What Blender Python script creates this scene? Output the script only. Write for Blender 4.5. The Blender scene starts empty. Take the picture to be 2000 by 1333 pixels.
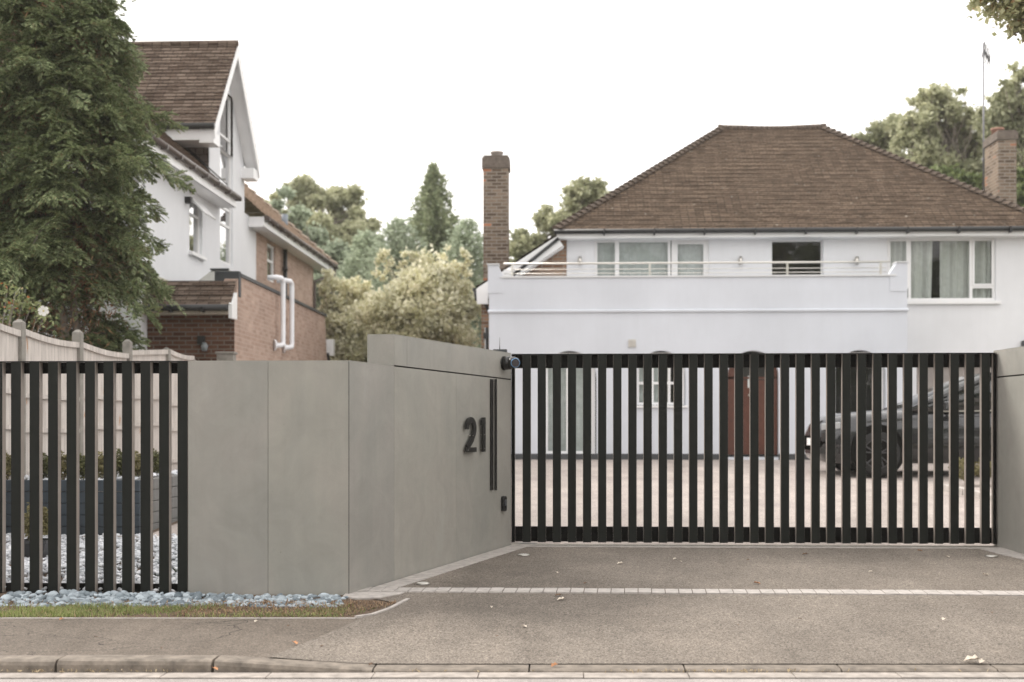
import bpy, math, random
import numpy as np
from mathutils import Vector

random.seed(7)
RS = np.random.RandomState(11)
SC = bpy.context.scene
COL = SC.collection

# ------------------------------------------------------------------ camera
FPX = 2400.0; HOR = 835.0; CZ = 1.5
TH = math.atan(100.0 / FPX)
cd = bpy.data.cameras.new('camera'); cam = bpy.data.objects.new('camera', cd); COL.objects.link(cam)
cam.location = (0, 0, CZ); cam.rotation_euler = (math.radians(90), 0, TH)
cd.sensor_width = 36.0; cd.lens = FPX / 2000.0 * 36.0
cd.shift_y = (HOR - 666.5) / 2000.0
cd.clip_start = 0.1; cd.clip_end = 2000
cd.dof.use_dof = True; cd.dof.focus_distance = 10.0; cd.dof.aperture_fstop = 1.7
SC.camera = cam

# ------------------------------------------------------------------ world and sun
SUN_EL = math.radians(38); SUN_ROT = math.radians(-62)
W = bpy.data.worlds.new('World'); SC.world = W; W.use_nodes = True
nt = W.node_tree; nt.nodes.clear()
sky = nt.nodes.new('ShaderNodeTexSky'); sky.sky_type = 'NISHITA'; sky.sun_disc = False
sky.sun_elevation = SUN_EL; sky.sun_rotation = SUN_ROT; sky.air_density = 1.0; sky.dust_density = 4.0; sky.ozone_density = 1.0
mx = nt.nodes.new('ShaderNodeMix'); mx.data_type = 'RGBA'; mx.inputs[0].default_value = 0.86
mx.inputs[7].default_value = (9.75, 9.36, 8.98, 1)          # bright even cloud cover over the sky
bg = nt.nodes.new('ShaderNodeBackground'); bg.inputs[1].default_value = 0.13
wo = nt.nodes.new('ShaderNodeOutputWorld')
nt.links.new(sky.outputs[0], mx.inputs[6]); nt.links.new(mx.outputs[2], bg.inputs[0]); nt.links.new(bg.outputs[0], wo.inputs[0])
sd = bpy.data.lights.new('sun', 'SUN'); sd.energy = 1.75; sd.angle = math.radians(18); sd.color = (1, .95, .88)
so = bpy.data.objects.new('sun', sd); COL.objects.link(so)
_a = math.radians(-150)
sdir = Vector((math.cos(SUN_EL) * math.sin(SUN_ROT), math.cos(SUN_EL) * math.cos(SUN_ROT), math.sin(SUN_EL)))
so.rotation_euler = sdir.to_track_quat('Z', 'Y').to_euler()
vs = SC.view_settings; vs.view_transform = 'Standard'; vs.look = 'None'; vs.exposure = 0.78; vs.gamma = 1.0
SC.cycles.max_bounces = 6; SC.cycles.transparent_max_bounces = 12

# ------------------------------------------------------------------ pixel helpers (photo pixels to points on real planes)
def ray(px, py):
    u = (px - 1000.0) / FPX
    return Vector((math.cos(TH) * u - math.sin(TH), math.sin(TH) * u + math.cos(TH), (HOR - py) / FPX))
def atY(px, py, Y):
    r = ray(px, py); t = Y / r.y; return Vector((r.x * t, Y, CZ + r.z * t))
def atX(px, py, X):
    r = ray(px, py); t = X / r.x; return Vector((X, r.y * t, CZ + r.z * t))
def atP(px, py, p0, n):
    r = ray(px, py); o = Vector((0, 0, CZ)); t = (Vector(p0) - o).dot(n) / r.dot(n); return o + r * t

BP = [(-60, -1.45), (7.2, -1.369), (8.55, -1.326), (9.45, -1.30), (12.3, -1.185), (19.9, -.82), (24.5, -.645), (26, -.60), (60, -.3), (400, 0)]
def base(Y):
    for (a, za), (b, zb) in zip(BP, BP[1:]):
        if Y <= b: return CZ + za + (zb - za) * (Y - a) / (b - a)
    return CZ
def G(X, Y):
    r = min(1, max(0, (X + 2.04) / .94)); r = r * r * (3 - 2 * r)
    return base(Y) - .054 * r * min(1, max(0, (8.6 - Y) / 1.3))

# ------------------------------------------------------------------ materials
MATS = {}
def newmat(name):
    m = bpy.data.materials.new(name); m.use_nodes = True
    n = m.node_tree.nodes; b = n['Principled BSDF']; return m, m.node_tree, b
def N(t, kind, **kw):
    n = t.nodes.new(kind)
    for k, v in kw.items(): setattr(n, k, v)
    return n
def ramp(t, src, stops):
    r = N(t, 'ShaderNodeValToRGB'); e = r.color_ramp.elements
    while len(e) < len(stops): e.new(.5)
    for i, (p, c) in enumerate(stops):
        e[i].position = p; e[i].color = (c[0], c[1], c[2], 1)
    t.links.new(src, r.inputs[0]); return r.outputs[0]
def noise(t, vec, scale, detail=4, rough=.55, dist=0):
    n = N(t, 'ShaderNodeTexNoise'); n.inputs['Scale'].default_value = scale; n.inputs['Detail'].default_value = detail
    n.inputs['Roughness'].default_value = rough; n.inputs['Distortion'].default_value = dist
    if vec is not None: t.links.new(vec, n.inputs['Vector'])
    return n.outputs['Fac']
def mapping(t, vec, scale=(1, 1, 1), loc=(0, 0, 0)):
    m = N(t, 'ShaderNodeMapping'); m.inputs['Scale'].default_value = scale; m.inputs['Location'].default_value = loc
    t.links.new(vec, m.inputs['Vector']); return m.outputs[0]
def mixc(t, fac, a, b, mode='MIX'):
    m = N(t, 'ShaderNodeMix', data_type='RGBA', blend_type=mode)
    for s, v in ((0, fac), (6, a), (7, b)):
        if hasattr(v, 'links'): t.links.new(v, m.inputs[s])
        else: m.inputs[s].default_value = v if s == 0 else (v[0], v[1], v[2], 1)
    return m.outputs[2]
def math_(t, op, a, b=0.0):
    m = N(t, 'ShaderNodeMath', operation=op)
    for i, v in enumerate((a, b)):
        if hasattr(v, 'links'): t.links.new(v, m.inputs[i])
        else: m.inputs[i].default_value = v
    return m.outputs[0]
def bump(t, b, h, s=.3, d=.01):
    n = N(t, 'ShaderNodeBump'); n.inputs['Strength'].default_value = s; n.inputs['Distance'].default_value = d
    t.links.new(h, n.inputs['Height']); t.links.new(n.outputs[0], b.inputs['Normal'])
def pos(t): return N(t, 'ShaderNodeNewGeometry').outputs['Position']
def uv(t): return N(t, 'ShaderNodeTexCoord').outputs['UV']

def plain(name, c, rough=.6, var=.12, scale=6, bmp=0, metal=0, spec=.5, bscale=80):
    if name in MATS: return MATS[name]
    m, t, b = newmat(name)
    f = noise(t, pos(t), scale, 5, .6)
    lo = [x * (1 - var) for x in c]; hi = [min(1, x * (1 + var)) for x in c]
    t.links.new(ramp(t, f, [(.3, lo), (.7, hi)]), b.inputs['Base Color'])
    b.inputs['Roughness'].default_value = rough; b.inputs['Metallic'].default_value = metal; b.inputs['Specular IOR Level'].default_value = spec
    if bmp: bump(t, b, noise(t, pos(t), bscale, 3), bmp, .004)
    MATS[name] = m; return m

def brickmat(name, c1, c2, mortar, w=.225, h=.075, ms=.011, off=.5, extra=None, bmp=.5, odd=None):
    m, t, b = newmat(name)
    br = N(t, 'ShaderNodeTexBrick'); br.offset = off
    br.inputs['Scale'].default_value = 1; br.inputs['Brick Width'].default_value = w; br.inputs['Row Height'].default_value = h
    br.inputs['Mortar Size'].default_value = ms; br.inputs['Mortar Smooth'].default_value = .2; br.inputs['Bias'].default_value = 0
    br.inputs['Color1'].default_value = (0, 0, 0, 1); br.inputs['Color2'].default_value = (1, 1, 1, 1); br.inputs['Mortar'].default_value = (.5, .5, .5, 1)
    u = uv(t); t.links.new(u, br.inputs['Vector'])
    stops = [(0, c1), (.45, [a * .5 + d * .5 for a, d in zip(c1, c2)]), (.8, c2)]
    if odd: stops += [(.965, c2), (.985, odd)]
    body = ramp(t, br.outputs['Color'], stops)
    big = noise(t, pos(t), 2.2, 6, .65)
    body = mixc(t, .55, body, ramp(t, big, [(.3, (.55, .55, .55)), (.7, (1.25, 1.25, 1.25))]), 'MULTIPLY')
    fine = noise(t, pos(t), 60, 3)
    body = mixc(t, .4, body, ramp(t, fine, [(.25, (.6, .6, .6)), (.75, (1.35, 1.35, 1.35))]), 'MULTIPLY')
    if extra:
        sp = ramp(t, noise(t, pos(t), extra[1], 3, .6), [(extra[2], (0, 0, 0)), (extra[2] + .05, (1, 1, 1))])
        body = mixc(t, sp, body, extra[0])
    col = mixc(t, br.outputs['Fac'], body, mortar)
    t.links.new(col, b.inputs['Base Color']); b.inputs['Roughness'].default_value = .95; b.inputs['Specular IOR Level'].default_value = .06
    bump(t, b, math_(t, 'SUBTRACT', math_(t, 'MULTIPLY', fine, .3), br.outputs['Fac']), bmp, .008)
    return m

def concrete_mat():
    m, t, b = newmat('concrete_panel')
    p = pos(t)
    a = noise(t, mapping(t, p, (1.0, 1.0, .55)), 1.7, 7, .62, .6)
    c = ramp(t, a, [(.28, (.250, .247, .228)), (.45, (.275, .270, .245)), (.6, (.295, .283, .258)), (.75, (.318, .312, .288))])
    s = noise(t, mapping(t, p, (7, 7, .5)), 1.6, 5, .6, .3)
    c = mixc(t, .20, c, ramp(t, s, [(.3, (.80, .82, .82)), (.7, (1.15, 1.13, 1.1))]), 'MULTIPLY')
    bl = noise(t, p, 3.5, 7, .68, 1.0)
    c = mixc(t, .42, c, ramp(t, bl, [(.3, (.8, .8, .8)), (.7, (1.16, 1.16, 1.16))]), 'MULTIPLY')
    f = noise(t, p, 160, 3)
    c = mixc(t, .5, c, ramp(t, f, [(.25, (.86, .86, .86)), (.75, (1.12, 1.12, 1.12))]), 'MULTIPLY')
    sp = ramp(t, noise(t, p, 34, 2), [(.765, (1, 1, 1)), (.80, (.62, .60, .58))])
    c = mixc(t, 1.0, c, sp, 'MULTIPLY')
    oi = N(t, 'ShaderNodeObjectInfo').outputs['Random']
    c = mixc(t, 1.0, c, ramp(t, oi, [(0, (.95, .95, .96)), (1, (1.05, 1.045, 1.03))]), 'MULTIPLY')
    t.links.new(c, b.inputs['Base Color']); b.inputs['Roughness'].default_value = .55; b.inputs['Specular IOR Level'].default_value = .35
    bump(t, b, f, .12, .002)
    return m

def asphalt_mat(name, c, speck=1.0, cracks=False, scale=150, shade_patch=None, rough=.92):
    m, t, b = newmat(name); p = pos(t)
    f = noise(t, p, scale, 3, .7)
    v = N(t, 'ShaderNodeTexVoronoi'); v.inputs['Scale'].default_value = scale * .75; t.links.new(p, v.inputs['Vector'])
    g = noise(t, p, 1.3, 6, .6)
    col = ramp(t, g, [(.3, [x * .84 for x in c]), (.7, [x * 1.12 for x in c])])
    lo = 1 - .62 * speck; hi = 1 + .5 * speck
    col = mixc(t, 1.0, col, ramp(t, f, [(.3, (lo, lo, lo)), (.5, (1, 1, 1)), (.72, (hi, hi, hi * .98))]), 'MULTIPLY')
    col = mixc(t, .5 * speck, col, ramp(t, v.outputs['Color'], [(.1, (.7, .68, .66)), (.9, (1.3, 1.3, 1.3))]), 'MULTIPLY')
    wear = noise(t, mapping(t, p, (1.6, .35, 1)), 1.1, 4, .6, .8)
    col = mixc(t, .8, col, ramp(t, wear, [(.32, (.84, .83, .82)), (.5, (1, 1, 1)), (.68, (1.12, 1.11, 1.1))]), 'MULTIPLY')
    mid = noise(t, p, 9, 5, .7)
    col = mixc(t, .5, col, ramp(t, mid, [(.3, (.85, .85, .85)), (.7, (1.13, 1.13, 1.13))]), 'MULTIPLY')
    h = f
    if shade_patch:      # soft shadow of the wall painted into the asphalt colour, noisy outline
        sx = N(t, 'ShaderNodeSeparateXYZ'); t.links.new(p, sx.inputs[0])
        dx = math_(t, 'MULTIPLY', math_(t, 'SUBTRACT', sx.outputs[0], shade_patch[0]), 1 / shade_patch[2])
        dy = math_(t, 'MULTIPLY', math_(t, 'SUBTRACT', sx.outputs[1], shade_patch[1]), 1 / shade_patch[3])
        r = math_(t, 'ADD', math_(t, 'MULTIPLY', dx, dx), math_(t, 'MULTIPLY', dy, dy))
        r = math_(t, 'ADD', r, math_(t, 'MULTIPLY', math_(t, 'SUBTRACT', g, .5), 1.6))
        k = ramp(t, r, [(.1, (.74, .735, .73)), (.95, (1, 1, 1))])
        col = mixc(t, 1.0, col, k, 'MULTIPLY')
    if cracks:
        w = N(t, 'ShaderNodeVectorMath', operation='ADD')
        nn = N(t, 'ShaderNodeTexNoise'); nn.inputs['Scale'].default_value = 3; nn.inputs['Detail'].default_value = 6; t.links.new(p, nn.inputs['Vector'])
        t.links.new(p, w.inputs[0])
        sc = N(t, 'ShaderNodeVectorMath', operation='SCALE'); sc.inputs['Scale'].default_value = .7; t.links.new(nn.outputs['Color'], sc.inputs[0])
        t.links.new(sc.outputs[0], w.inputs[1])
        vo = N(t, 'ShaderNodeTexVoronoi', feature='DISTANCE_TO_EDGE'); vo.inputs['Scale'].default_value = 1.0
        t.links.new(mapping(t, w.outputs[0], (.9, 2.2, 1)), vo.inputs['Vector'])
        lines = ramp(t, vo.outputs['Distance'], [(.004, (1, 1, 1)), (.014, (0, 0, 0))])
        gate = ramp(t, noise(t, p, 1.1, 2), [(.42, (0, 0, 0)), (.52, (1, 1, 1))])
        k = mixc(t, 1.0, lines, gate, 'MULTIPLY')
        col = mixc(t, k, col, (.035, .03, .026))
    t.links.new(col, b.inputs['Base Color']); b.inputs['Roughness'].default_value = rough; b.inputs['Specular IOR Level'].default_value = .3
    bump(t, b, h, .35, .004)
    return m

def leafmat(name, c1, c2, trans=.35, c3=None, pscale=1.2):
    m, t, b = newmat(name)
    g = N(t, 'ShaderNodeNewGeometry')
    stops = [(0, c1), (.8, c2)]
    if c3: stops += [(.9, c2), (.94, c3)]
    c = ramp(t, g.outputs['Random Per Island'], stops)
    c = mixc(t, .6, c, ramp(t, noise(t, g.outputs['Position'], pscale, 4), [(.3, (.6, .62, .6)), (.7, (1.3, 1.28, 1.25))]), 'MULTIPLY')
    t.links.new(c, b.inputs['Base Color']); b.inputs['Roughness'].default_value = .55; b.inputs['Specular IOR Level'].default_value = .3
    tr = N(t, 'ShaderNodeBsdfTranslucent'); t.links.new(c, tr.inputs[0])
    ms = N(t, 'ShaderNodeMixShader'); ms.inputs[0].default_value = trans
    t.links.new(b.outputs[0], ms.inputs[1]); t.links.new(tr.outputs[0], ms.inputs[2])
    t.links.new(ms.outputs[0], t.nodes['Material Output'].inputs[0])
    return m

def glassmat(name, tint=(.83, .85, .84), ior=1.5, boost=.0):
    m, t, b = newmat(name)
    lw = N(t, 'ShaderNodeLayerWeight'); lw.inputs[0].default_value = .5
    f = math_(t, 'ADD', math_(t, 'MULTIPLY', math_(t, 'POWER', lw.outputs['Facing'], 3.5), .92), .05 + boost)
    tr = N(t, 'ShaderNodeBsdfTransparent'); tr.inputs[0].default_value = (*tint, 1)
    gl = N(t, 'ShaderNodeBsdfGlossy'); gl.inputs['Roughness'].default_value = .02
    ms = N(t, 'ShaderNodeMixShader'); t.links.new(f, ms.inputs[0]); t.links.new(tr.outputs[0], ms.inputs[1]); t.links.new(gl.outputs[0], ms.inputs[2])
    t.links.new(ms.outputs[0], t.nodes['Material Output'].inputs[0])
    return m

def render_wall(name, c):
    m, t, b = newmat(name); p = pos(t)
    g = noise(t, p, .8, 6, .6)
    col = ramp(t, g, [(.3, [x * .94 for x in c]), (.7, [min(.9, x * 1.04) for x in c])])
    st = noise(t, mapping(t, p, (5, 5, .4)), 1.4, 5, .7)
    col = mixc(t, .28, col, ramp(t, st, [(.3, (.92, .92, .91)), (.6, (1.02, 1.02, 1.02))]), 'MULTIPLY')
    t.links.new(col, b.inputs['Base Color']); b.inputs['Roughness'].default_value = .9; b.inputs['Specular IOR Level'].default_value = .2
    bump(t, b, noise(t, p, 40, 4), .15, .005); return m

def wood_mat(name, c, dark=.5, orange=False):
    m, t, b = newmat(name); p = pos(t)
    s = noise(t, mapping(t, p, (9, 9, .7)), 3, 6, .65)
    col = ramp(t, s, [(.3, [x * .72 for x in c]), (.5, c), (.7, [x * 1.18 for x in c])])
    br = N(t, 'ShaderNodeTexBrick'); br.offset = 0
    br.inputs['Scale'].default_value = 1; br.inputs['Brick Width'].default_value = .095; br.inputs['Row Height'].default_value = 50
    br.inputs['Mortar Size'].default_value = .003
    br.inputs['Color1'].default_value = (.8, .8, .8, 1); br.inputs['Color2'].default_value = (1.1, 1.1, 1.1, 1); br.inputs['Mortar'].default_value = (.4, .38, .36, 1)
    t.links.new(uv(t), br.inputs['Vector'])
    col = mixc(t, dark, col, br.outputs['Color'], 'MULTIPLY')
    if orange:
        o = ramp(t, noise(t, mapping(t, p, (4, 4, 1.2)), 2.2, 3), [(.66, (0, 0, 0)), (.72, (1, 1, 1))])
        col = mixc(t, o, col, (.42, .24, .13))
    t.links.new(col, b.inputs['Base Color']); b.inputs['Roughness'].default_value = .85; return m

M_CONC = concrete_mat()
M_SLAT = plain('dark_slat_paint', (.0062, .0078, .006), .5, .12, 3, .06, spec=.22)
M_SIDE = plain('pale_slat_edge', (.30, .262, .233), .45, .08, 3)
M_RAIL = plain('black_rail', (.003, .003, .0025), .7, .2, 5, spec=.08)
M_BLACK = plain('black_metal', (.012, .012, .011), .45, .15, 8)
M_BLACKG = plain('black_gloss_plastic', (.01, .01, .01), .22, .1, 8)
M_STEEL = plain('stainless_steel', (.62, .60, .56), .28, .05, 5, metal=1.0)
M_WHITE = plain('white_upvc', (.80, .80, .80), .4, .03, 3)
M_PIPE = plain('white_plastic_pipe', (.78, .79, .82), .4, .04, 3)
M_GUT = plain('black_plastic_gutter', (.016, .017, .018), .4, .15, 5)
M_BGUT = plain('brown_grey_gutter', (.085, .065, .055), .45, .15, 5)
M_LEAD = plain('grey_lead', (.05, .055, .06), .55, .2, 8, .2)
M_RENDER = render_wall('pale_blue_white_render', (.635, .662, .715))
M_RENDER2 = render_wall('white_render', (.73, .74, .76))
M_RENDER3 = render_wall('warm_white_render', (.68, .69, .70))
M_ROOF = brickmat('brown_plain_tiles', (.080, .057, .041), (.155, .114, .083), (.03, .024, .02), .165, .1, .008, extra=((.42, .40, .35), 9, .685), bmp=.4)
M_ROOF2 = brickmat('weathered_brown_tiles', (.088, .062, .047), (.190, .146, .116), (.035, .025, .02), .2, .13, .008, extra=((.33, .30, .26), 22, .66), bmp=.5)
M_ROOF3 = brickmat('pinkish_brown_tiles', (.42, .335, .27), (.58, .47, .39), (.25, .19, .15), .2, .13, .006, bmp=.4)
M_TILEHUNG = brickmat('slate_hung_cladding', (.13, .105, .095), (.20, .165, .15), (.05, .04, .035), .17, .15, .008)
M_BRICKD = brickmat('dark_red_brick', (.075, .034, .022), (.155, .075, .048), (.17, .14, .115), .225, .075, .012)
M_BRICKL = brickmat('pinkish_buff_brick', (.36, .255, .205), (.45, .335, .275), (.42, .325, .27), .225, .075, .010, bmp=.3)
M_BRICKO = brickmat('brown_stock_brick', (.11, .08, .06), (.26, .20, .15), (.27, .24, .205), .225, .075, .012, odd=(.42, .19, .11))
M_BRICKW = brickmat('orange_brown_brick', (.16, .085, .05), (.33, .20, .125), (.30, .26, .22), .225, .075, .012)
M_TIMBER = wood_mat('weathered_fence_timber', (.57, .525, .485), .6, True)
M_CPOST = plain('concrete_post', (.25, .235, .21), .9, .25, 7, .3)
M_SLEEP = wood_mat('blue_grey_sleeper', (.042, .056, .070), .2)
M_SLEEPG = wood_mat('silvery_sleeper', (.17, .17, .165), .2)
M_TRUNK = plain('bark_brown', (.11, .085, .065), .95, .4, 9, .8, bscale=30)
M_TRUNKG = plain('bark_grey', (.20, .17, .145), .95, .35, 9, .8, bscale=30)
M_GLASS = glassmat('window_glass')
M_GLASSD = glassmat('mirror_window_glass', (.5, .55, .53), 1.7, .5)
M_CURT = plain('pale_curtain', (.60, .62, .59), .9, .08, 12)
M_NET = plain('net_curtain', (.54, .575, .565), .9, .12, 10)
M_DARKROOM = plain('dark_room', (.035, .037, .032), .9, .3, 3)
M_REDDOOR = plain('red_brown_door', (.10, .034, .02), .35, .2, 10)
M_PAVB = plain('pale_setts', (.40, .37, .345), .9, .22, 14, .3)
M_KERB = plain('kerb_stone', (.185, .158, .13), .9, .42, 12, .8, bscale=45)
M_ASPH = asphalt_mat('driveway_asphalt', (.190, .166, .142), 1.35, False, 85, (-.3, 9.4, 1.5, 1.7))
M_FOOT = asphalt_mat('footway_asphalt', (.150, .127, .106), 1.0, True, 85)
M_ROAD = asphalt_mat('road_asphalt', (.34, .315, .30), .7, False, 120)
M_GRAVD = asphalt_mat('pink_resin_drive', (.39, .345, .32), .8, False, 60)
M_CORE = plain('joint_grey', (.045, .043, .04), .9, .2, 10)
M_SOIL = asphalt_mat('soil', (.12, .085, .06), .9, False, 60)
M_LAWN = asphalt_mat('lawn_ground', (.06, .075, .035), .8, False, 20)
M_PEB = None

# ------------------------------------------------------------------ mesh accumulator
class MB:
    def __init__(s): s.v = []; s.f = []; s.m = []; s.smooth = []
    def add(s, vs, fs, mi=0, sm=False):
        o = len(s.v); s.v += [Vector(p) for p in vs]
        for f in fs: s.f.append([o + i for i in f]); s.m.append(mi); s.smooth.append(sm)
        return s
    def quad(s, a, b, c, d, mi=0): return s.add([a, b, c, d], [(0, 1, 2, 3)], mi)
    def poly(s, pts, mi=0): return s.add(pts, [tuple(range(len(pts)))], mi)
    def box(s, x0, x1, y0, y1, z0, z1, mi=0, sidemi=None):
        if x0 > x1: x0, x1 = x1, x0
        if y0 > y1: y0, y1 = y1, y0
        if z0 > z1: z0, z1 = z1, z0
        vs = [(x0, y0, z0), (x1, y0, z0), (x1, y1, z0), (x0, y1, z0), (x0, y0, z1), (x1, y0, z1), (x1, y1, z1), (x0, y1, z1)]
        s.add(vs, [(0, 3, 2, 1), (4, 5, 6, 7), (0, 1, 5, 4), (2, 3, 7, 6)], mi)
        s.add(vs, [(1, 2, 6, 5), (3, 0, 4, 7)], mi if sidemi is None else sidemi)
        return s
    def obox(s, c, ax, ay, az, hx, hy, hz, mi=0):
        c = Vector(c); ax = Vector(ax) * hx; ay = Vector(ay) * hy; az = Vector(az) * hz
        vs = [c + ax * i + ay * j + az * k for k in (-1, 1) for (i, j) in ((-1, -1), (1, -1), (1, 1), (-1, 1))]
        return s.add(vs, [(0, 3, 2, 1), (4, 5, 6, 7), (0, 1, 5, 4), (1, 2, 6, 5), (2, 3, 7, 6), (3, 0, 4, 7)], mi)
    def beam(s, p, q, w, h, mi=0, up=(0, 0, 1)):
        p = Vector(p); q = Vector(q); d = (q - p); L = d.length; d.normalize()
        sx = d.cross(Vector(up)).normalized(); uz = sx.cross(d).normalized()
        return s.obox((p + q) / 2, d, sx, uz, L / 2, w / 2, h / 2, mi)
    def prism(s, pts, ext, mi=0):
        ext = Vector(ext); n = len(pts); a = [Vector(p) for p in pts]; b = [p + ext for p in a]
        s.add(a + b, [tuple(range(n))[::-1], tuple(range(n, 2 * n))] + [(i, (i + 1) % n, n + (i + 1) % n, n + i) for i in range(n)], mi)
        return s
    def tube(s, path, r, n=8, mi=0, cap=True, sm=True):
        path = [Vector(p) for p in path]; rs = r if isinstance(r, (list, tuple)) else [r] * len(path)
        rings = []; prev = None
        for i, p in enumerate(path):
            d = (path[min(i + 1, len(path) - 1)] - path[max(i - 1, 0)])
            if d.length < 1e-7: d = Vector((0, 0, 1))
            d.normalize()
            if prev is None: a = d.orthogonal().normalized()
            else: a = (prev - d * prev.dot(d)).normalized()
            prev = a; b = d.cross(a)
            rings.append([p + (a * math.cos(t) + b * math.sin(t)) * rs[i] for t in [2 * math.pi * k / n for k in range(n)]])
        vs = [v for R in rings for v in R]; fs = []
        for i in range(len(path) - 1):
            for k in range(n): fs.append((i * n + k, i * n + (k + 1) % n, (i + 1) * n + (k + 1) % n, (i + 1) * n + k))
        s.add(vs, fs, mi, sm)
        if cap: s.poly(rings[0][::-1], mi); s.poly(rings[-1], mi)
        return s
    def build(s, name, mats, parent=None, bevel=0, recalc=True):
        if not isinstance(mats, (list, tuple)): mats = [mats]
        off = Vector(parent['_loc']) if parent is not None else Vector((0, 0, 0))
        me = bpy.data.meshes.new(name); me.from_pydata([tuple(v - off) for v in s.v], [], s.f)
        for m in mats: me.materials.append(m)
        me.polygons.foreach_set('material_index', s.m); me.polygons.foreach_set('use_smooth', s.smooth)
        me.update()
        if recalc:
            import bmesh
            bm = bmesh.new(); bm.from_mesh(me); bmesh.ops.remove_doubles(bm, verts=bm.verts, dist=1e-5); bmesh.ops.recalc_face_normals(bm, faces=bm.faces); bm.to_mesh(me); bm.free()
        if len(me.polygons) < 60000:
            ul = me.uv_layers.new(name='UVMap'); data = ul.data
            for p in me.polygons:
                n = p.normal
                t_ = Vector((-n.y, n.x, 0))
                if t_.length < .05: t_ = Vector((1, 0, 0)); w = Vector((0, 1, 0))
                else:
                    t_.normalize()
                    if abs(t_.x) > abs(t_.y): t_ = t_ if t_.x > 0 else -t_
                    else: t_ = t_ if t_.y > 0 else -t_
                    w = n.cross(t_).normalized()
                    if w.z < 0: w = -w
                for li in p.loop_indices:
                    co = me.vertices[me.loops[li].vertex_index].co + off
                    data[li].uv = (co.dot(t_), co.dot(w))
        ob = bpy.data.objects.new(name, me); COL.objects.link(ob)
        if parent is not None: ob.parent = parent; ob['_loc'] = tuple(off); ALLP.append(ob)
        if bevel:
            md = ob.modifiers.new('bevel', 'BEVEL'); md.width = bevel; md.segments = 2; md.limit_method = 'ANGLE'
        return ob
ALLP = []
def thing(name, label, cat, loc=(0, 0, 0), group=None):
    o = bpy.data.objects.new(name, None); COL.objects.link(o); o.location = loc; o['_loc'] = tuple(loc); ALLP.append(o)
    o['label'] = label; o['category'] = cat; o.empty_display_size = .1
    if group: o['group'] = group
    return o
def tag(o, label, cat, group=None):
    o['label'] = label; o['category'] = cat
    if group: o['group'] = group
    return o
def struct(o, kind='structure'):
    o['kind'] = kind; return o
def stuff(o, label, cat):
    o['kind'] = 'stuff'; o['label'] = label; o['category'] = cat; return o

def fast_mesh(name, verts, faces4, mat, parent=None, smooth=False):
    """verts (N,3) array, faces (M,k) int array"""
    off = np.array(parent['_loc']) if parent is not None else np.zeros(3)
    k = faces4.shape[1]; me = bpy.data.meshes.new(name)
    me.vertices.add(len(verts)); me.vertices.foreach_set('co', (verts - off).astype(np.float32).ravel())
    me.loops.add(faces4.size); me.loops.foreach_set('vertex_index', faces4.astype(np.int32).ravel())
    me.polygons.add(len(faces4)); me.polygons.foreach_set('loop_start', np.arange(0, faces4.size, k, dtype=np.int32))
    me.polygons.foreach_set('loop_total', np.full(len(faces4), k, dtype=np.int32))
    if smooth: me.polygons.foreach_set('use_smooth', np.ones(len(faces4), dtype=bool))
    me.materials.append(mat); me.update(calc_edges=True)
    ob = bpy.data.objects.new(name, me); COL.objects.link(ob)
    if parent is not None: ob.parent = parent; ob['_loc'] = tuple(off); ALLP.append(ob)
    return ob
def leafquads(P, size, el=1.0, wd=.55, A=None, flat=0):
    n = len(P)
    a = RS.normal(size=(n, 3)) if A is None else A
    a /= np.linalg.norm(a, axis=1)[:, None] + 1e-9
    r = RS.normal(size=(n, 3)); r[:, 2] += flat * 3 * 0
    if flat: nrm = RS.normal(size=(n, 3)) * (1 - flat); nrm[:, 2] += flat * 2; b = np.cross(a, nrm)
    else: b = np.cross(a, r)
    b /= np.linalg.norm(b, axis=1)[:, None] + 1e-9
    s = np.asarray(size).reshape(-1, 1) * np.ones((n, 1))
    V = np.stack([P - a * s * el * .5, P + b * s * wd * .5, P + a * s * el * .5, P - b * s * wd * .5], 1).reshape(-1, 3)
    F = np.arange(4 * n).reshape(n, 4)
    return V, F

# ------------------------------------------------------------------ ground, roads, kerbs
def sheet(name, xl, xr, Ys, mat, dz, nx=6, gf=G):
    mb = MB()
    for a, b in zip(Ys, Ys[1:]):
        l0, r0, l1, r1 = xl(a), xr(a), xl(b), xr(b)
        for i in range(nx):
            f0, f1 = i / nx, (i + 1) / nx
            pts = [(l0 + (r0 - l0) * f0, a), (l0 + (r0 - l0) * f1, a), (l1 + (r1 - l1) * f1, b), (l1 + (r1 - l1) * f0, b)]
            mb.add([(x, y, gf(x, y) + dz) for x, y in pts], [(0, 1, 2, 3)])
    return struct(mb.build(name, mat, recalc=True))
YS = [7.36, 7.6, 8.0, 8.3, 8.6, 9.0, 9.45, 10, 11, 12.3, 14, 18, 24.5, 26]
gv = MB()
ys = [-120, -20, 6.9, 7.2, 8.3, 9.45, 12.3, 24.5, 26, 60, 400]
for a, b in zip(ys, ys[1:]):
    gv.add([(-300, a, base(a) - .14), (300, a, base(a) - .14), (300, b, base(b) - (.14 if b < 30 else .02)), (-300, b, base(b) - (.14 if b < 30 else .02))], [(0, 1, 2, 3)])
struct(gv.build('ground', M_LAWN))
RZ = CZ - 1.437
rd = MB(); rd.add([(-60, -30, RZ - .06), (60, -30, RZ - .06), (60, 2.5, RZ + .06), (-60, 2.5, RZ + .06), (60, 7.02, RZ), (-60, 7.02, RZ)], [(0, 1, 2, 3), (3, 2, 4, 5)])
struct(rd.build('road', M_ROAD))

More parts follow.
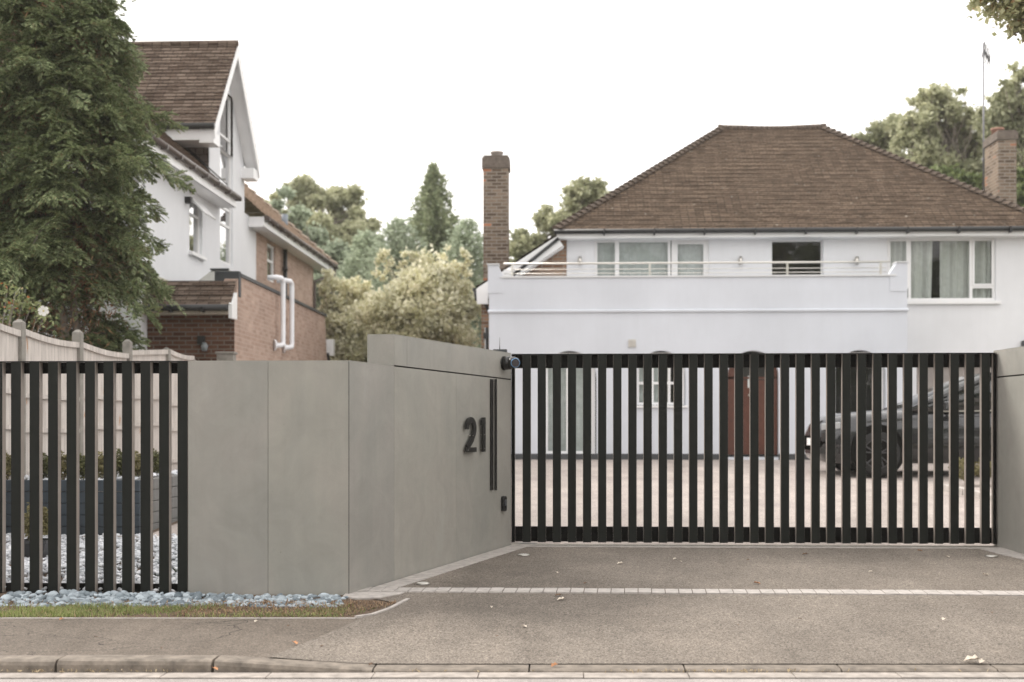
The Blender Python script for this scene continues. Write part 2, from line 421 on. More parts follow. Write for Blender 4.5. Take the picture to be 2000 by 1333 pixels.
# wall and gate key points
FY = 9.45; GY = 12.3
A = atY(682, 705, FY); B = atY(998, 742, GY)
A2 = Vector((A.x, A.y)); B2 = Vector((B.x, B.y)); UW = (B2 - A2).normalized(); NW = Vector((UW.y, -UW.x))
UW3 = Vector((UW.x, UW.y, 0)); NW3 = Vector((NW.x, NW.y, 0))
def wallx(Y): return A.x + (B.x - A.x) * (Y - FY) / (GY - FY)
SEAM = lambda Y: -1.75 + (Y - 7.36) * .30 if Y < 8.5 else (-1.41 + (Y - 8.5) * .29 if Y < 9.45 else wallx(Y) + .02)
RW = lambda Y: 9.5 if Y < 9.45 else (5.6 - (Y - 9.45) * .63 if Y < 11.45 else 4.33)
sheet('footway', lambda Y: -40, lambda Y: SEAM(Y) + .02, [7.34, 7.7, 8.1, 8.54], M_FOOT, 0.0, 20)
sheet('footway', lambda Y: 9.2, lambda Y: 40, [7.34, 7.7, 8.1, 8.54], M_FOOT, 0.0, 6)
def drl(Y):
    return SEAM(Y)
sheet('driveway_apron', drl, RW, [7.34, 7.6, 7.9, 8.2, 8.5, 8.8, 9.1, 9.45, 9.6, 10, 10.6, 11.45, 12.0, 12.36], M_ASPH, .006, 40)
sheet('driveway', lambda Y: -3.9 if Y < 18 else -5.6, lambda Y: 4.9 if Y < 14 else 12, [12.36, 13.2, 14, 16, 18, 20, 22, 24.5, 26], M_GRAVD, .002, 12)
# thin curved joint across the inner drive
jb = MB(); prevp = None
for i in range(30):
    px = 1000 + i * 32; py = 927 + 30 * (i / 20.0) ** 1.25
    r = ray(px, py); Y = 19.0
    for _ in range(60): Y = .6 * Y + .4 * r.y * ((base(Y) - CZ) / r.z)
    p = Vector((r.x / r.y * Y, Y, base(Y) + .008))
    if prevp is not None: jb.add([prevp + Vector((0, -.02, 0)), p + Vector((0, -.02, 0)), p + Vector((0, .02, 0)), prevp + Vector((0, .02, 0))], [(0, 1, 2, 3)])
    prevp = p
struct(jb.build('driveway_joint', M_FOOT))
# verge soil, garden ground, edging
sheet('verge', lambda Y: -40, lambda Y: SEAM(Y) + .05, [8.54, 8.8, 9.1, 9.45], M_SOIL, .0, 20)
sheet('verge', lambda Y: 9.5, lambda Y: 40, [8.54, 8.8, 9.1, 9.45], M_LAWN, .0, 4)
sheet('garden_bed', lambda Y: -6.1, lambda Y: -2.6 if Y < 9.9 else -3.7, [9.45, 9.9, 11, 12.9, 14, 17, 20.8], M_SOIL, .0, 8)
ed = MB()
for x in np.arange(-12, -1.45, .9):
    x1 = min(x + .893, -1.44)
    ed.box(x, x1, 8.53, 8.56, base(8.55) - .05, base(8.55) + .002)
struct(ed.build('verge_edging', M_PAVB))
ed = MB()
pp = [(-1.44, 8.55), (-1.34, 8.64), (-1.25, 8.86), (-1.20, 9.12), (-1.17, 9.25)]
for p, q in zip(pp, pp[1:]): ed.beam((p[0], p[1], base(p[1]) + .0), (q[0], q[1], base(q[1]) + .0), .03, .03)
struct(ed.build('verge_edging', M_PAVB))
# mortar toe at the wall corner
mt = MB(); mt.prism([(A.x - .03, 9.34, base(9.34) + .012), (A.x + .10, 9.24, base(9.24) + .012), (A.x + .27, 9.29, base(9.29) + .012), (A.x + .40, 9.47, base(9.47) + .012), (A.x + .42, 9.548, base(9.548) + .012), (A.x - .03, 9.548, base(9.548) + .012)], (0, 0, -.05))
struct(mt.build('mortar_toe', M_PAVB))

# kerb stones
kb = MB()
def kerbrun(x0, x1, h0, h1):
    n = 5
    prof = lambda top: [(7.35, RZ - .12), (7.35, top), (7.225, top - .002), (7.203, top - .010), (7.19, top - .03), (7.178, RZ - .12)]
    rings = []
    for i in range(n + 1):
        f = i / n; x = x0 + (x1 - x0) * f; t_ = h0 + (h1 - h0) * f
        rings.append([(x, y, z) for y, z in prof(t_)])
    m = 6; vs = [v for r in rings for v in r]; fs = [(i * m + k, i * m + (k + 1) % m, (i + 1) * m + (k + 1) % m, (i + 1) * m + k) for i in range(n) for k in range(m)]
    kb.add(vs, fs + [tuple(range(m)), tuple(range(n * m, n * m + m))[::-1]])
HK = base(7.36) + .003; LK = G(3, 7.36) - .001
x = -2.05 - .915 * 12
while x < -2.1: kerbrun(x + .008, x + .907, HK + random.uniform(-.003, .003), HK + random.uniform(-.003, .003)); x += .915
kerbrun(-2.04, -1.12, HK, LK + .0)
x = -1.11
while x < 9: kerbrun(x, x + .905, LK, LK); x += .915
kerbrun(9.1, 10.0, LK, HK)
for i in range(12): kerbrun(10.02 + i * .915, 10.92 + i * .915, HK, HK)
struct(kb.build('kerb', M_KERB))
ch = MB()
x = -12
while x < 20: ch.box(x, x + .6, 7.03, 7.172, RZ - .1, RZ + .007 + random.uniform(-.002, .002)); x += .606
struct(ch.build('channel_blocks', plain('channel_block', (.33, .295, .265), .9, .3, 12, .4)))

# setts: threshold strip and along the splayed wall
st = MB()
x = A.x + .02
while x < 5.4:
    z = base(9.65); j = random.uniform(-.0015, .0025)
    sh = .012
    st.add([(x + .003, 9.555, z + .012 + j), (x + .101, 9.555, z + .012 + j), (x + .101 + sh, 9.755, base(9.755) + .012 + j), (x + .003 + sh, 9.755, base(9.755) + .012 + j),
            (x, 9.552, z - .05), (x + .104, 9.552, z - .05), (x + .104 + sh, 9.758, z - .05), (x + sh, 9.758, z - .05)],
           [(0, 1, 2, 3), (0, 4, 5, 1), (1, 5, 6, 2), (2, 6, 7, 3), (3, 7, 4, 0)])
    x += .1055
struct(st.build('sett_strip', M_PAVB))
st = MB(); L = (B2 - A2).length; t_ = .36
while t_ < L + .12:
    p = Vector((A.x, A.y, 0)) + UW3 * t_ + NW3 * .012
    wdt = .19
    c = []
    for (a_, b_) in ((.003, 0), (.1, 0), (.1, wdt), (.003, wdt)):
        q = p + UW3 * a_ + NW3 * b_; c.append(Vector((q.x, q.y, base(q.y) + .011)))
    st.prism(c, (0, 0, -.05)); t_ += .104
for i in range(2):
    pass
struct(st.build('sett_strip', M_PAVB))
# sett and concrete sill under the gate
st = MB(); st.box(B.x + .0, 4.9, 12.16, 12.25, base(12.2) - .04, base(12.2) + .012)
struct(st.build('threshold_sill', M_PAVB))
st = MB(); st.prism([(4.28, 12.2, base(12.2) + .014), (4.05, 12.17, base(12.2) + .014), (4.12, 11.75, base(11.75) + .014), (4.22, 11.4, base(11.4) + .014), (4.34, 11.3, base(11.3) + .014), (4.34, 12.2, base(12.2) + .014)], (0, 0, -.06))
struct(st.build('wall_footing', M_PAVB))

# ------------------------------------------------------------------ slat fence and gate
ZF1 = atY(200, 707, FY).z; ZF0 = base(FY) - .005
slf = thing('slat_fence', 'dark vertical slat fence on pebbles at the left of the grey wall', 'fence', (-3.3, FY, base(FY)))
sx = [(367 - 20.4) - 36.15 * i for i in range(0, 17)]
for px in sx:
    a = atY(px, 800, FY).x; 
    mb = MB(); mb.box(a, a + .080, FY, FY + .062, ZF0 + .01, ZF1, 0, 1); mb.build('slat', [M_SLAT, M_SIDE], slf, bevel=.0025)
xL = atY(sx[-1] - 10, 800, FY).x; xR = atY(366, 800, FY).x
mb = MB(); mb.box(xL, xR, FY + .065, FY + .105, ZF1 - .088, ZF1 - .002); mb.build('top_rail', M_RAIL, slf, bevel=.002)
mb = MB(); mb.box(xL, xR, FY + .065, FY + .105, ZF0 + .015, ZF0 + .075); mb.build('bottom_rail', M_RAIL, slf, bevel=.002)
mb = MB(); mb.box(xL, xR, FY - .001, FY + .107, ZF1 + .001, ZF1 + .006); mb.build('top_cap', M_SLAT, slf)

gt = thing('sliding_gate', 'wide black slatted sliding gate closed across the driveway', 'gate', (2.2, GY, base(GY)))
GZ1 = atY(1400, 691, GY).z; GZ0 = atY(1400, 1061, GY).z
gx0 = atY(1020.6, 800, GY).x; gx1 = atY(1917.0, 800, GY).x
GD = .055
for i in range(31):
    a = gx0 + (gx1 - gx0) * i / 30
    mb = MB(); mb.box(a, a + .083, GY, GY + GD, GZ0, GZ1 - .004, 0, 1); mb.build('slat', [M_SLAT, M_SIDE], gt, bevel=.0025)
gl = atY(998.8, 800, GY).x; gr = atY(1947, 800, GY).x
zt = atY(1400, 718, GY).z; zb = atY(1400, 1031, GY).z
mb = MB(); mb.box(gl, gr, GY + GD + .003, GY + GD + .055, zt, GZ1 - .006); mb.build('top_rail', M_RAIL, gt, bevel=.002)
mb = MB(); mb.box(gl, gr, GY + GD + .003, GY + GD + .055, GZ0 + .003, zb); mb.build('bottom_rail', M_RAIL, gt, bevel=.002)
mb = MB(); mb.box(gl, gr, GY - .002, GY + GD + .057, GZ1 - .003, GZ1 + .002); mb.build('top_cap', M_SLAT, gt)
for (a, b) in ((gl, gl + .036), (gr - .036, gr)):
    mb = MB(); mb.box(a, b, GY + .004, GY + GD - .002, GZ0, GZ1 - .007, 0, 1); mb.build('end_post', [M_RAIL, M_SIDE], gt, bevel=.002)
tk = MB(); tk.box(gl, gr, GY - .01, GY + .09, base(GY) - .02, GZ0 - .028, 0); tag(tk.build('gate_track', M_BLACK), 'low black ground track under the sliding gate', 'track')
tk = MB(); tk.box(gl, gr, GY - .016, GY - .006, GZ0 - .026, GZ0 - .016, 0); tag(tk.build('guide_strip', M_STEEL), 'thin pale metal strip along the foot of the gate', 'strip')

# ------------------------------------------------------------------ grey panelled walls
def wall_panel(pa, pb, z0a, z0b, z1a, z1b, th, nrm, parent, gap=.0013, name='facing_panel'):
    """upright panel between plan points, thickness th away from the outward normal nrm"""
    pa = Vector(pa); pb = Vector(pb); u = (pb - pa).normalized(); pa = pa + u * gap; pb = pb - u * gap; n = Vector(nrm)
    f = [Vector((pa.x, pa.y, z0a)), Vector((pb.x, pb.y, z0b)), Vector((pb.x, pb.y, z1b)), Vector((pa.x, pa.y, z1a))]
    mb = MB(); mb.prism(f, (-n.x * th, -n.y * th, 0)); return mb.build(name, M_CONC, parent, bevel=.0015)
wt = thing('boundary_wall', 'grey concrete panel wall turning in to the gate with number 21', 'wall', (A.x, A.y, base(FY)))
p0 = atY(367, 800, FY); p1 = atY(523.5, 800, FY); zA = A.z
for a, b in ((p0.x, p1.x), (p1.x, A.x)):
    wall_panel((a, FY), (b, FY), base(FY) - .1, base(FY) - .1, zA - .004, zA - .004, .02, (0, -1), wt)
zB = B.z
def onw(px): q = atP(px, 800, A, NW3); return Vector((q.x, q.y))
def tw(p): return (Vector((p.x, p.y)) - A2).length / L
js = [A2, onw(770), onw(891), B2]
for a, b in zip(js, js[1:]):
    za = zA + (zB - zA) * tw(a); zb_ = zA + (zB - zA) * tw(b)
    wall_panel(a, b, base(a.y) - .1, base(b.y) - .1, za - .004, zb_ - .004, .02, (NW.x, NW.y), wt, gap=.0009)
mb = MB(); mb.box(A.x - .0045, A.x - .0005, FY - .0008, FY + .02, base(FY) - .1, zA - .006); mb.build('corner_joint', M_RAIL, wt)
# cores
mb = MB(); mb.box(p0.x + .004, A.x - .03, FY + .022, FY + .22, base(FY) - .1, zA - .012); mb.build('wall_core', M_CORE, wt)
mb = MB(); off = -NW3 * .022; q0 = Vector((A.x, A.y, 0)) + off + UW3 * .02; q1 = Vector((B.x, B.y, 0)) + off
mb.prism([Vector((q0.x, q0.y, zA - .012)), Vector((q1.x, q1.y, zB - .012)), Vector((q1.x, q1.y, .1)), Vector((q0.x, q0.y, .1))], -NW3 * .2); mb.build('wall_core', M_CORE, wt)
# thin cover panels on the lower top
mb = MB(); mb.box(p0.x, A.x - .002, FY + .001, FY + .22, zA - .0035, zA + .003); mb.build('top_cover', M_CONC, wt)
P = onw(770); PT = atP(770, 653, A, NW3).z; BT = atP(998, 690, A, NW3).z
zP = zA + (zB - zA) * tw(P)
mb = MB(); a3 = Vector((A.x, A.y, zA + .003)); p3 = Vector((P.x, P.y, zP + .003)); mb.prism([a3, p3, p3 + Vector((-.22, 0, 0)), a3 + Vector((-.22, .0, 0))], (0, 0, -.006)); mb.build('top_cover', M_CONC, wt)
# upper block
j2 = onw(795); gp = .008
for a, b in ((P, j2), (j2, B2)):
    f = lambda p: (tw(p) - tw(P)) / (1 - tw(P))
    wall_panel(a, b, zA + (zB - zA) * tw(a) + gp, zA + (zB - zA) * tw(b) + gp, PT + (BT - PT) * f(a) - .006, PT + (BT - PT) * f(b) - .006, .02, (NW.x, NW.y), wt, gap=.0015)
PL = Vector((P.x - .225, P.y))
wall_panel(PL, P, zP + .006, zP + .006, PT - .006, PT - .006, .02, (0, -1), wt, gap=.001)
mb = MB(); mb.prism([Vector((P.x, P.y, PT)), Vector((B.x, B.y, BT)), Vector((B.x - .24, B.y, BT)), Vector((PL.x, PL.y, PT))], (0, 0, -.005)); mb.build('top_cover', M_CONC, wt)
mb = MB(); c_ = [Vector((P.x - .024, P.y + .024, PT - .008)), Vector((B.x - .024, B.y, BT - .008)), Vector((B.x - .235, B.y, BT - .008)), Vector((PL.x + .005, PL.y + .024, PT - .008))]
mb.prism(c_, (0, 0, -.33)); mb.build('wall_core', M_CORE, wt)

# right wall
wr = thing('boundary_wall', 'grey concrete panel wall at the right end of the gate', 'wall', (4.34, 12.3, base(12.3)))
C = atY(1948.5, 737, GY); zG = C.z; ztop = atY(1948.5, 684, GY).z
pts = [Vector((C.x, 12.42)), Vector((4.345, 11.45)), Vector((5.6, 9.45)), Vector((8.6, 9.45))]
for a, b in zip(pts, pts[1:]):
    u = (b - a).normalized(); n = (u.y, -u.x) if False else (-(-u.y), -u.x)
    n = (u.y, -u.x)
    if n[1] > 0 or (abs(n[1]) < .2 and n[0] > 0): n = (-n[0], -n[1])
    wall_panel(a, b, .1, .1, zG - .007, zG - .007, .02, n, wr)
    wall_panel(a, b, zG + .007, zG + .007, ztop - .004, ztop - .004, .02, n, wr)
    q = [Vector((a.x, a.y, .1)) - Vector((*n, 0)) * .023, Vector((b.x, b.y, .1)) - Vector((*n, 0)) * .023]
    mb = MB(); mb.prism([q[0], q[1], q[1] + Vector((0, 0, ztop - .12)), q[0] + Vector((0, 0, ztop - .12))], (-n[0] * .2, -n[1] * .2, 0)); mb.build('wall_core', M_CORE, wr)
    mb = MB(); mb.prism([Vector((a.x, a.y, ztop)), Vector((b.x, b.y, ztop)), Vector((b.x - n[0] * .22, b.y - n[1] * .22, ztop)), Vector((a.x - n[0] * .22, a.y - n[1] * .22, ztop))], (0, 0, -.003)); mb.build('top_cover', M_CONC, wr)

# ------------------------------------------------------------------ things on the wall
def onwall(px, py): return atP(px, py, A, NW3)
def stroke(path, w):
    """closed 2-D outline of a stroked path"""
    L_, R_ = [], []
    for i, p in enumerate(path):
        a = path[max(i - 1, 0)]; b = path[min(i + 1, len(path) - 1)]
        d = Vector((b[0] - a[0], b[1] - a[1])).normalized(); n = Vector((-d.y, d.x)) * w / 2
        L_.append((p[0] + n.x, p[1] + n.y)); R_.append((p[0] - n.x, p[1] - n.y))
    return L_, R_
def digit(path, w, c, name, label, studs, extra=None):
    o = MB()
    def P3(q, dd): return c + UW3 * q[0] + Vector((0, 0, q[1])) + NW3 * dd
    L_, R_ = stroke(path, w)
    for i in range(len(path) - 1):
        o.prism([P3(L_[i], .02), P3(R_[i], .02), P3(R_[i + 1], .02), P3(L_[i + 1], .02)], NW3 * .022)
    if extra: o.prism([P3(q, .0202) for q in extra], NW3 * .0222)
    t = thing(name, label, 'house number', tuple(c), 'number 21 on the grey wall')
    o.build('figure', M_BLACK, t)
    for q in studs:
        s_ = MB(); s_.tube([P3(q, -.001), P3(q, .02)], .006, 8); s_.build('stud', M_STEEL, t)
        s_ = MB(); s_.tube([P3(q, .0425), P3(q, .044)], .005, 8); s_.build('screw', M_STEEL, t)
def onface(px, py, d): return atP(px, py, A + NW3 * d, NW3) - NW3 * d
c2a = onface(911.5, 884, .042); c2b = onface(931, 884, .042); c1a = onface(941.5, 883, .042); c1b = onface(948.7, 883, .042)
Hd = onwall(920, 816).z - onwall(920, 884).z
W2 = (c2b - c2a).length; wst = .052
r2 = (W2 - wst) / 2; cy = Hd - wst / 2 - r2 * 1.0
path = []
for k in range(0, 15):
    an = math.radians(185 - k * (185 + 30) / 14); path.append((W2 / 2 + r2 * math.cos(an), cy + r2 * 1.0 * math.sin(an)))
path += [(W2 * .60, cy * .52), (wst * .62, wst * .8)]
digit(path, wst, c2a, 'house_number', 'black figure 2 standing off the grey wall, left of the 1', [(W2 * .62, Hd * .47), (wst * .6, .02)],
      [(0, 0), (W2, 0), (W2, wst * .85), (0.01, wst * .85)])
W1 = (c1b - c1a).length
digit([(W1 - wst / 2, 0), (W1 - wst / 2, Hd)], wst, c1a, 'house_number', 'black figure 1 standing off the grey wall, right of the 2', [(W1 - wst / 2, Hd * .5), (W1 - wst / 2, .03)],
      [(W1 - wst, Hd), (W1 - wst, Hd - .05), (W1 - wst * 1.45, Hd - .075), (W1 - wst * 1.45, Hd - .03)])
lt = thing('wall_light', 'pair of tall slim black upright bars below the wall groove', 'light', tuple(onwall(965, 958)))
for (a, b) in ((959, 964.2), (967.6, 971)):
    p = onface(a + .6, 958, .017); q = onface(b, 958, .017); zt_ = onwall(a, 741).z
    mb = MB(); c = [p + NW3 * .002, q + NW3 * .002]; mb.prism([c[0], c[1], Vector((c[1].x, c[1].y, zt_)), Vector((c[0].x, c[0].y, zt_))], NW3 * .015); mb.build('bar', M_BLACKG, lt, bevel=.002)
p = onwall(981, 984); kp = thing('entry_keypad', 'small black keypad low on the grey wall near the gate', 'keypad', tuple(p - Vector((0, 0, .07))))
mb = MB(); hw = .036; outline = [(-hw, -.068), (-hw * .7, -.075), (hw * .7, -.075), (hw, -.06), (hw, .055), (hw * .6, .075), (-hw * .7, .075), (-hw, .06)]
mb.prism([p + UW3 * a + Vector((0, 0, b)) + NW3 * .001 for a, b in outline], NW3 * .035); mb.build('housing', M_BLACKG, kp, bevel=.006)
mb = MB(); mb.obox(p + NW3 * .037 + Vector((0, 0, .01)), UW3, NW3, (0, 0, 1), .02, .003, .03); mb.build('keys', M_LEAD, kp)
# camera-like spotlight
M_BLUE = plain('blue_glass_ring', (.10, .22, .38), .15, .1, 5)
M_LENS = plain('dark_lens', (.008, .006, .012), .05, .2, 5, spec=.8)
s0 = onwall(983, 710); sl = thing('security_camera', 'black tubular camera with blue ringed lens on the wall by the gate', 'camera', tuple(s0))
ax = (NW3 * .9 + Vector((0, 0, .03))).normalized()
mb = MB(); mb.tube([s0 + NW3 * .001, s0 + NW3 * .014], .070, 28); mb.tube([s0 + NW3 * .012, s0 + ax * .075, s0 + ax * .08], [.068, .066, .060], 28); mb.build('mount', M_BLACKG, sl)
e0 = s0 + ax * .08; d1 = (ax * .8 + Vector((0, -.3, -.05))).normalized(); fwd = Vector((.28, -.93, -.08)).normalized()
e1 = e0 + d1 * .035; e2 = e1 + (d1 + fwd).normalized() * .025
mb = MB(); mb.tube([e0, e0 + ax * .012, e1, e2, e2 + fwd * .02], [.058, .060, .060, .056, .047], 28); mb.build('head', M_BLACKG, sl)
f0 = e2 + fwd * .02
rg = MB(); rg.tube([f0, f0 + fwd * .008, f0 + fwd * .012], [.047, .047, .043], 28, cap=True); rg.build('ring', M_BLUE, sl)
ln = MB(); ln.tube([f0 + fwd * .0122, f0 + fwd * .014], .040, 24); ln.build('lens', M_LENS, sl)
# aerial box behind the upper block
ab = atY(976, 684, 12.55); t = thing('aerial_box', 'small dark box with a short upright aerial behind the grey wall top', 'aerial', (ab.x, 12.55, ab.z - .12))
mb = MB(); mb.box(ab.x - .065, ab.x + .075, 12.5, 12.6, ab.z - .12, ab.z + .005); mb.build('box', M_LEAD, t, bevel=.003)
mb = MB(); mb.tube([(ab.x + .0, 12.55, ab.z), (ab.x + .0, 12.55, ab.z + .05), (ab.x, 12.55, ab.z + .13)], [.006, .003, .0015], 6); mb.build('whip', M_BLACK, t)
tag(MB().box(B.x - .2, B.x - .01, 12.46, 12.6, .3, ab.z - .12).build('gate_post', M_RAIL), 'dark square post behind the wall end carrying the aerial box', 'post')
# round ground lights
M_DISC = plain('pale_disc', (.62, .60, .56), .35, .15, 20)
for (px, py, lb) in ((1023, 1086.5, 'round in-ground light nearest the left foot of the gate'), (826, 1142.5, 'round in-ground light by the setts under the grey wall'), (1937, 1089, 'round in-ground light at the foot of the right wall')):
    r = ray(px, py); Y = 11.
    for _ in range(60): Y = .6 * Y + .4 * r.y * ((base(Y) - CZ) / r.z)
    p = Vector((r.x / r.y * Y, Y, base(Y) + .007)); t = thing('ground_light', lb, 'light', tuple(p), 'round lights set in the driveway')
    mb = MB(); mb.tube([p, p + Vector((0, 0, .006)), p + Vector((0, 0, .009))], [.058, .058, .052], 24); mb.build('rim', M_STEEL, t)
    mb = MB(); mb.tube([p + Vector((0, 0, .0092)), p + Vector((0, 0, .011))], .045, 24); mb.build('lens', M_DISC, t)
# manhole-like small square? (none)

# ------------------------------------------------------------------ house helpers
def grid_wall(mb, O, U, Nn, u0, u1, z0, z1, th, holes, mi=0):
    """wall in the plane through O along U with rectangular holes (ua,ub,za,zb[,arch]); thickness th along Nn (inwards)"""
    U = Vector(U); Nn = Vector(Nn); O = Vector(O)
    def p(u, z, d=0): q = O + U * u + Nn * d; return Vector((q.x, q.y, z))
    us = sorted(set([u0, u1] + [h[0] for h in holes] + [h[1] for h in holes])); zs = sorted(set([z0, z1] + [h[2] for h in holes] + [h[3] for h in holes]))
    for a, b in zip(us, us[1:]):
        for c, d in zip(zs, zs[1:]):
            if any(h[0] <= (a + b) / 2 <= h[1] and h[2] <= (c + d) / 2 <= h[3] for h in holes): continue
            mb.quad(p(a, c), p(b, c), p(b, d), p(a, d), mi)
    for h in holes:
        a, b, c, d = h[:4]
        if len(h) > 4:
            r = (b - a) / 2; cu = (a + b) / 2; cz = d - r; n = 16
            arc = [(cu + r * math.cos(math.pi * k / n), cz + r * math.sin(math.pi * k / n)) for k in range(n + 1)]
            for k in range(n):
                (ua, za), (ub, zb2) = arc[k], arc[k + 1]
                mb.quad(p(ua, za), p(ub, zb2), p(ub, d), p(ua, d), mi)
                mb.quad(p(ua, za), p(ub, zb2), p(ub, zb2, th), p(ua, za, th), mi)
            mb.quad(p(a, c), p(a, c, th), p(a, cz, th), p(a, cz), mi); mb.quad(p(b, c), p(b, cz), p(b, cz, th), p(b, c, th), mi)
            mb.quad(p(a, c), p(b, c), p(b, c, th), p(a, c, th), mi)
        else:
            mb.quad(p(a, c), p(a, c, th), p(a, d, th), p(a, d), mi); mb.quad(p(b, c), p(b, d), p(b, d, th), p(b, c, th), mi)
            mb.quad(p(a, c), p(b, c), p(b, c, th), p(a, c, th), mi); mb.quad(p(a, d), p(a, d, th), p(b, d, th), p(b, d), mi)

def frame_window(parent, O, U, Nn, u0, u1, z0, z1, dep, bars_u=(), bars_z=(), fw=.055, name='window', arch=False, glass=None, back=None, curtain=None, extra_panes=None, sashes=()):
    """window part > frame(mesh itself), pane, curtain"""
    U = Vector(U); Nn = Vector(Nn); O = Vector(O)
    def c3(u, z, d): q = O + U * u + Nn * d; return Vector((q.x, q.y, z))
    mb = MB()
    def bar(ua, ub, za, zb_, d0=dep, d1=dep + .06): mb.obox(c3((ua + ub) / 2, (za + zb_) / 2, (d0 + d1) / 2), U, Nn, (0, 0, 1), abs(ub - ua) / 2, (d1 - d0) / 2, abs(zb_ - za) / 2)
    bar(u0, u0 + fw, z0, z1); bar(u1 - fw, u1, z0, z1); bar(u0 + fw, u1 - fw, z0, z0 + fw); bar(u0 + fw, u1 - fw, z1 - fw, z1)
    for u in bars_u: bar(u - fw / 2, u + fw / 2, z0 + fw, z1 - fw, dep + .003, dep + .057)
    for (ua, ub, z) in bars_z: bar(ua, ub, z - fw / 2, z + fw / 2, dep + .005, dep + .055)
    for (ua, ub, za, zb_) in sashes:
        k = .04; bar(ua, ua + k, za, zb_, dep - .012, dep + .002); bar(ub - k, ub, za, zb_, dep - .012, dep + .002); bar(ua + k, ub - k, za, za + k, dep - .012, dep + .002); bar(ua + k, ub - k, zb_ - k, zb_, dep - .012, dep + .002)
    w = mb.build(name, M_WHITE, parent)
    g = MB(); g.quad(c3(u0 + fw, z0 + fw, dep + .03), c3(u1 - fw, z0 + fw, dep + .03), c3(u1 - fw, z1 - fw, dep + .03), c3(u0 + fw, z1 - fw, dep + .03)); g.build('pane', glass or M_GLASS, w)
    if curtain:
        for (ua, ub, ub2, mat, amp) in curtain:
            cb = MB(); n = max(8, int((ub - ua) / .025)); pr = None
            for i in range(n + 1):
                f = i / n; d = dep + .14 + amp * math.sin(i * 1.7 + math.sin(i * .6) * 2)
                top = c3(ua + (ub - ua) * f, z1 - .01, d); bot = c3(ua + (ub2 - ua) * f, z0 + .01, d)
                if pr: cb.add([pr[0], pr[1], bot, top], [(0, 1, 2, 3)], 0, True)
                pr = (top, bot)
            cb.build('curtain', mat, w)
    if back is not None:
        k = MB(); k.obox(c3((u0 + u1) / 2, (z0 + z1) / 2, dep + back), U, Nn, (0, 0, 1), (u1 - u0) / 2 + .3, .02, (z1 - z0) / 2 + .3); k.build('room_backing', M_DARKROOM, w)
    return w

def tile_roof_plane(mb, e0, e1, r0, r1, row=.1, lift=.0085, mi=0):
    """courses from eave line e0-e1 up to r0-r1, each course a slightly lifted strip"""
    e0, e1, r0, r1 = map(Vector, (e0, e1, r0, r1)); n = (e1 - e0).cross(r0 - e0) if (r0 - e0).length > .01 else (e1 - e0).cross(r1 - e0)
    n.normalize(); n = n if n.z > 0 else -n
    ln = ((e0 + e1) / 2 - (r0 + r1) / 2); ed = (e1 - e0).normalized(); ln = (ln - ed * ln.dot(ed)).length
    k = max(1, int(round(ln / row)))
    for i in range(k):
        f0, f1 = i / k, (i + 1) / k
        a = e0.lerp(r0, f0); b = e1.lerp(r1, f0); c = e1.lerp(r1, f1); d = e0.lerp(r0, f1)
        seg = max(1, int((b - a).length / 1.0))
        for s_ in range(seg):
            g0, g1 = s_ / seg, (s_ + 1) / seg; w0 = .003 * math.sin(i * 3.1 + s_ * 1.3); w1 = .003 * math.sin(i * 3.1 + (s_ + 1) * 1.3)
            a_, b_, c_, d_ = a.lerp(b, g0), a.lerp(b, g1), d.lerp(c, g1), d.lerp(c, g0)
            mb.quad(a_ + n * (lift + w0), b_ + n * (lift + w1), c_ + n * w1, d_ + n * w0, mi)
            mb.quad(a_, b_, b_ + n * (lift + w1), a_ + n * (lift + w0), mi)
def hip_tiles(mb, p, q, step=.17, r=.11, mi=0):
    p = Vector(p); q = Vector(q); d = (q - p); n = int(d.length / step); d.normalize()
    sx_ = d.cross(Vector((0, 0, 1))).normalized(); up = sx_.cross(d).normalized()
    for i in range(n):
        a = p + d * (i * step); b = a + d * (step * 1.25)
        vs = []
        for c, rr, lf in ((a, r, .045), (b, r * .72, .0)):
            for k in range(5):
                t_ = math.pi * k / 4; vs.append(c + sx_ * rr * math.cos(t_) + up * (rr * .75 * math.sin(t_) + lf - .03))
        mb.add(vs, [(k, k + 1, 6 + k, 5 + k) for k in range(4)] + [(0, 1, 2, 3, 4)], mi)
def gutter(mb, p, q, r=.055, mi=0, brackets=1.0):
    mb.tube([p, q], r, 10, mi)
    p = Vector(p); q = Vector(q); L_ = (q - p).length; n = int(L_ / brackets)
    for i in range(1, n): c = p.lerp(q, i / n); mb.obox(c - Vector((0, 0, .02)), (q - p).normalized(), (q - p).normalized().cross(Vector((0, 0, 1))), (0, 0, 1), .015, r * 1.1, r * 1.25, mi)

# ------------------------------------------------------------------ right house (white, hipped roof, balcony)
HB = 24.5; HU = 26.0
hs = thing('white_house', 'white rendered house with brown hipped roof and long balcony behind the gate', 'house', (4, HU, base(24.5)))
gz = base(24.5) - .3
O_ = (0, HB, 0); U_ = (1, 0, 0); N_ = (0, 1, 0)
X = lambda px, Y=HB: atY(px, 700, Y).x
Z = lambda py, Y=HB, px=1500: atY(px, py, Y).z
holes = [(X(1060), X(1165), Z(890), Z(684.5), 1), (X(1243), X(1339), Z(792), Z(684.5), 1), (X(1421), X(1521), Z(890), Z(685), 1), (X(1630), X(1730), Z(890), Z(684.5), 1)]
mb = MB(); zpt = Z(541)
grid_wall(mb, O_, U_, N_, X(955), X(1772), gz, zpt, .3, holes)
xl, xr_ = X(955), X(1772)
mb.quad((xl, HB, gz), (xl, HU, gz), (xl, HU, zpt), (xl, HB, zpt)); mb.quad((xr_, HB, gz), (xr_, HU, gz), (xr_, HU, zpt), (xr_, HB, zpt))
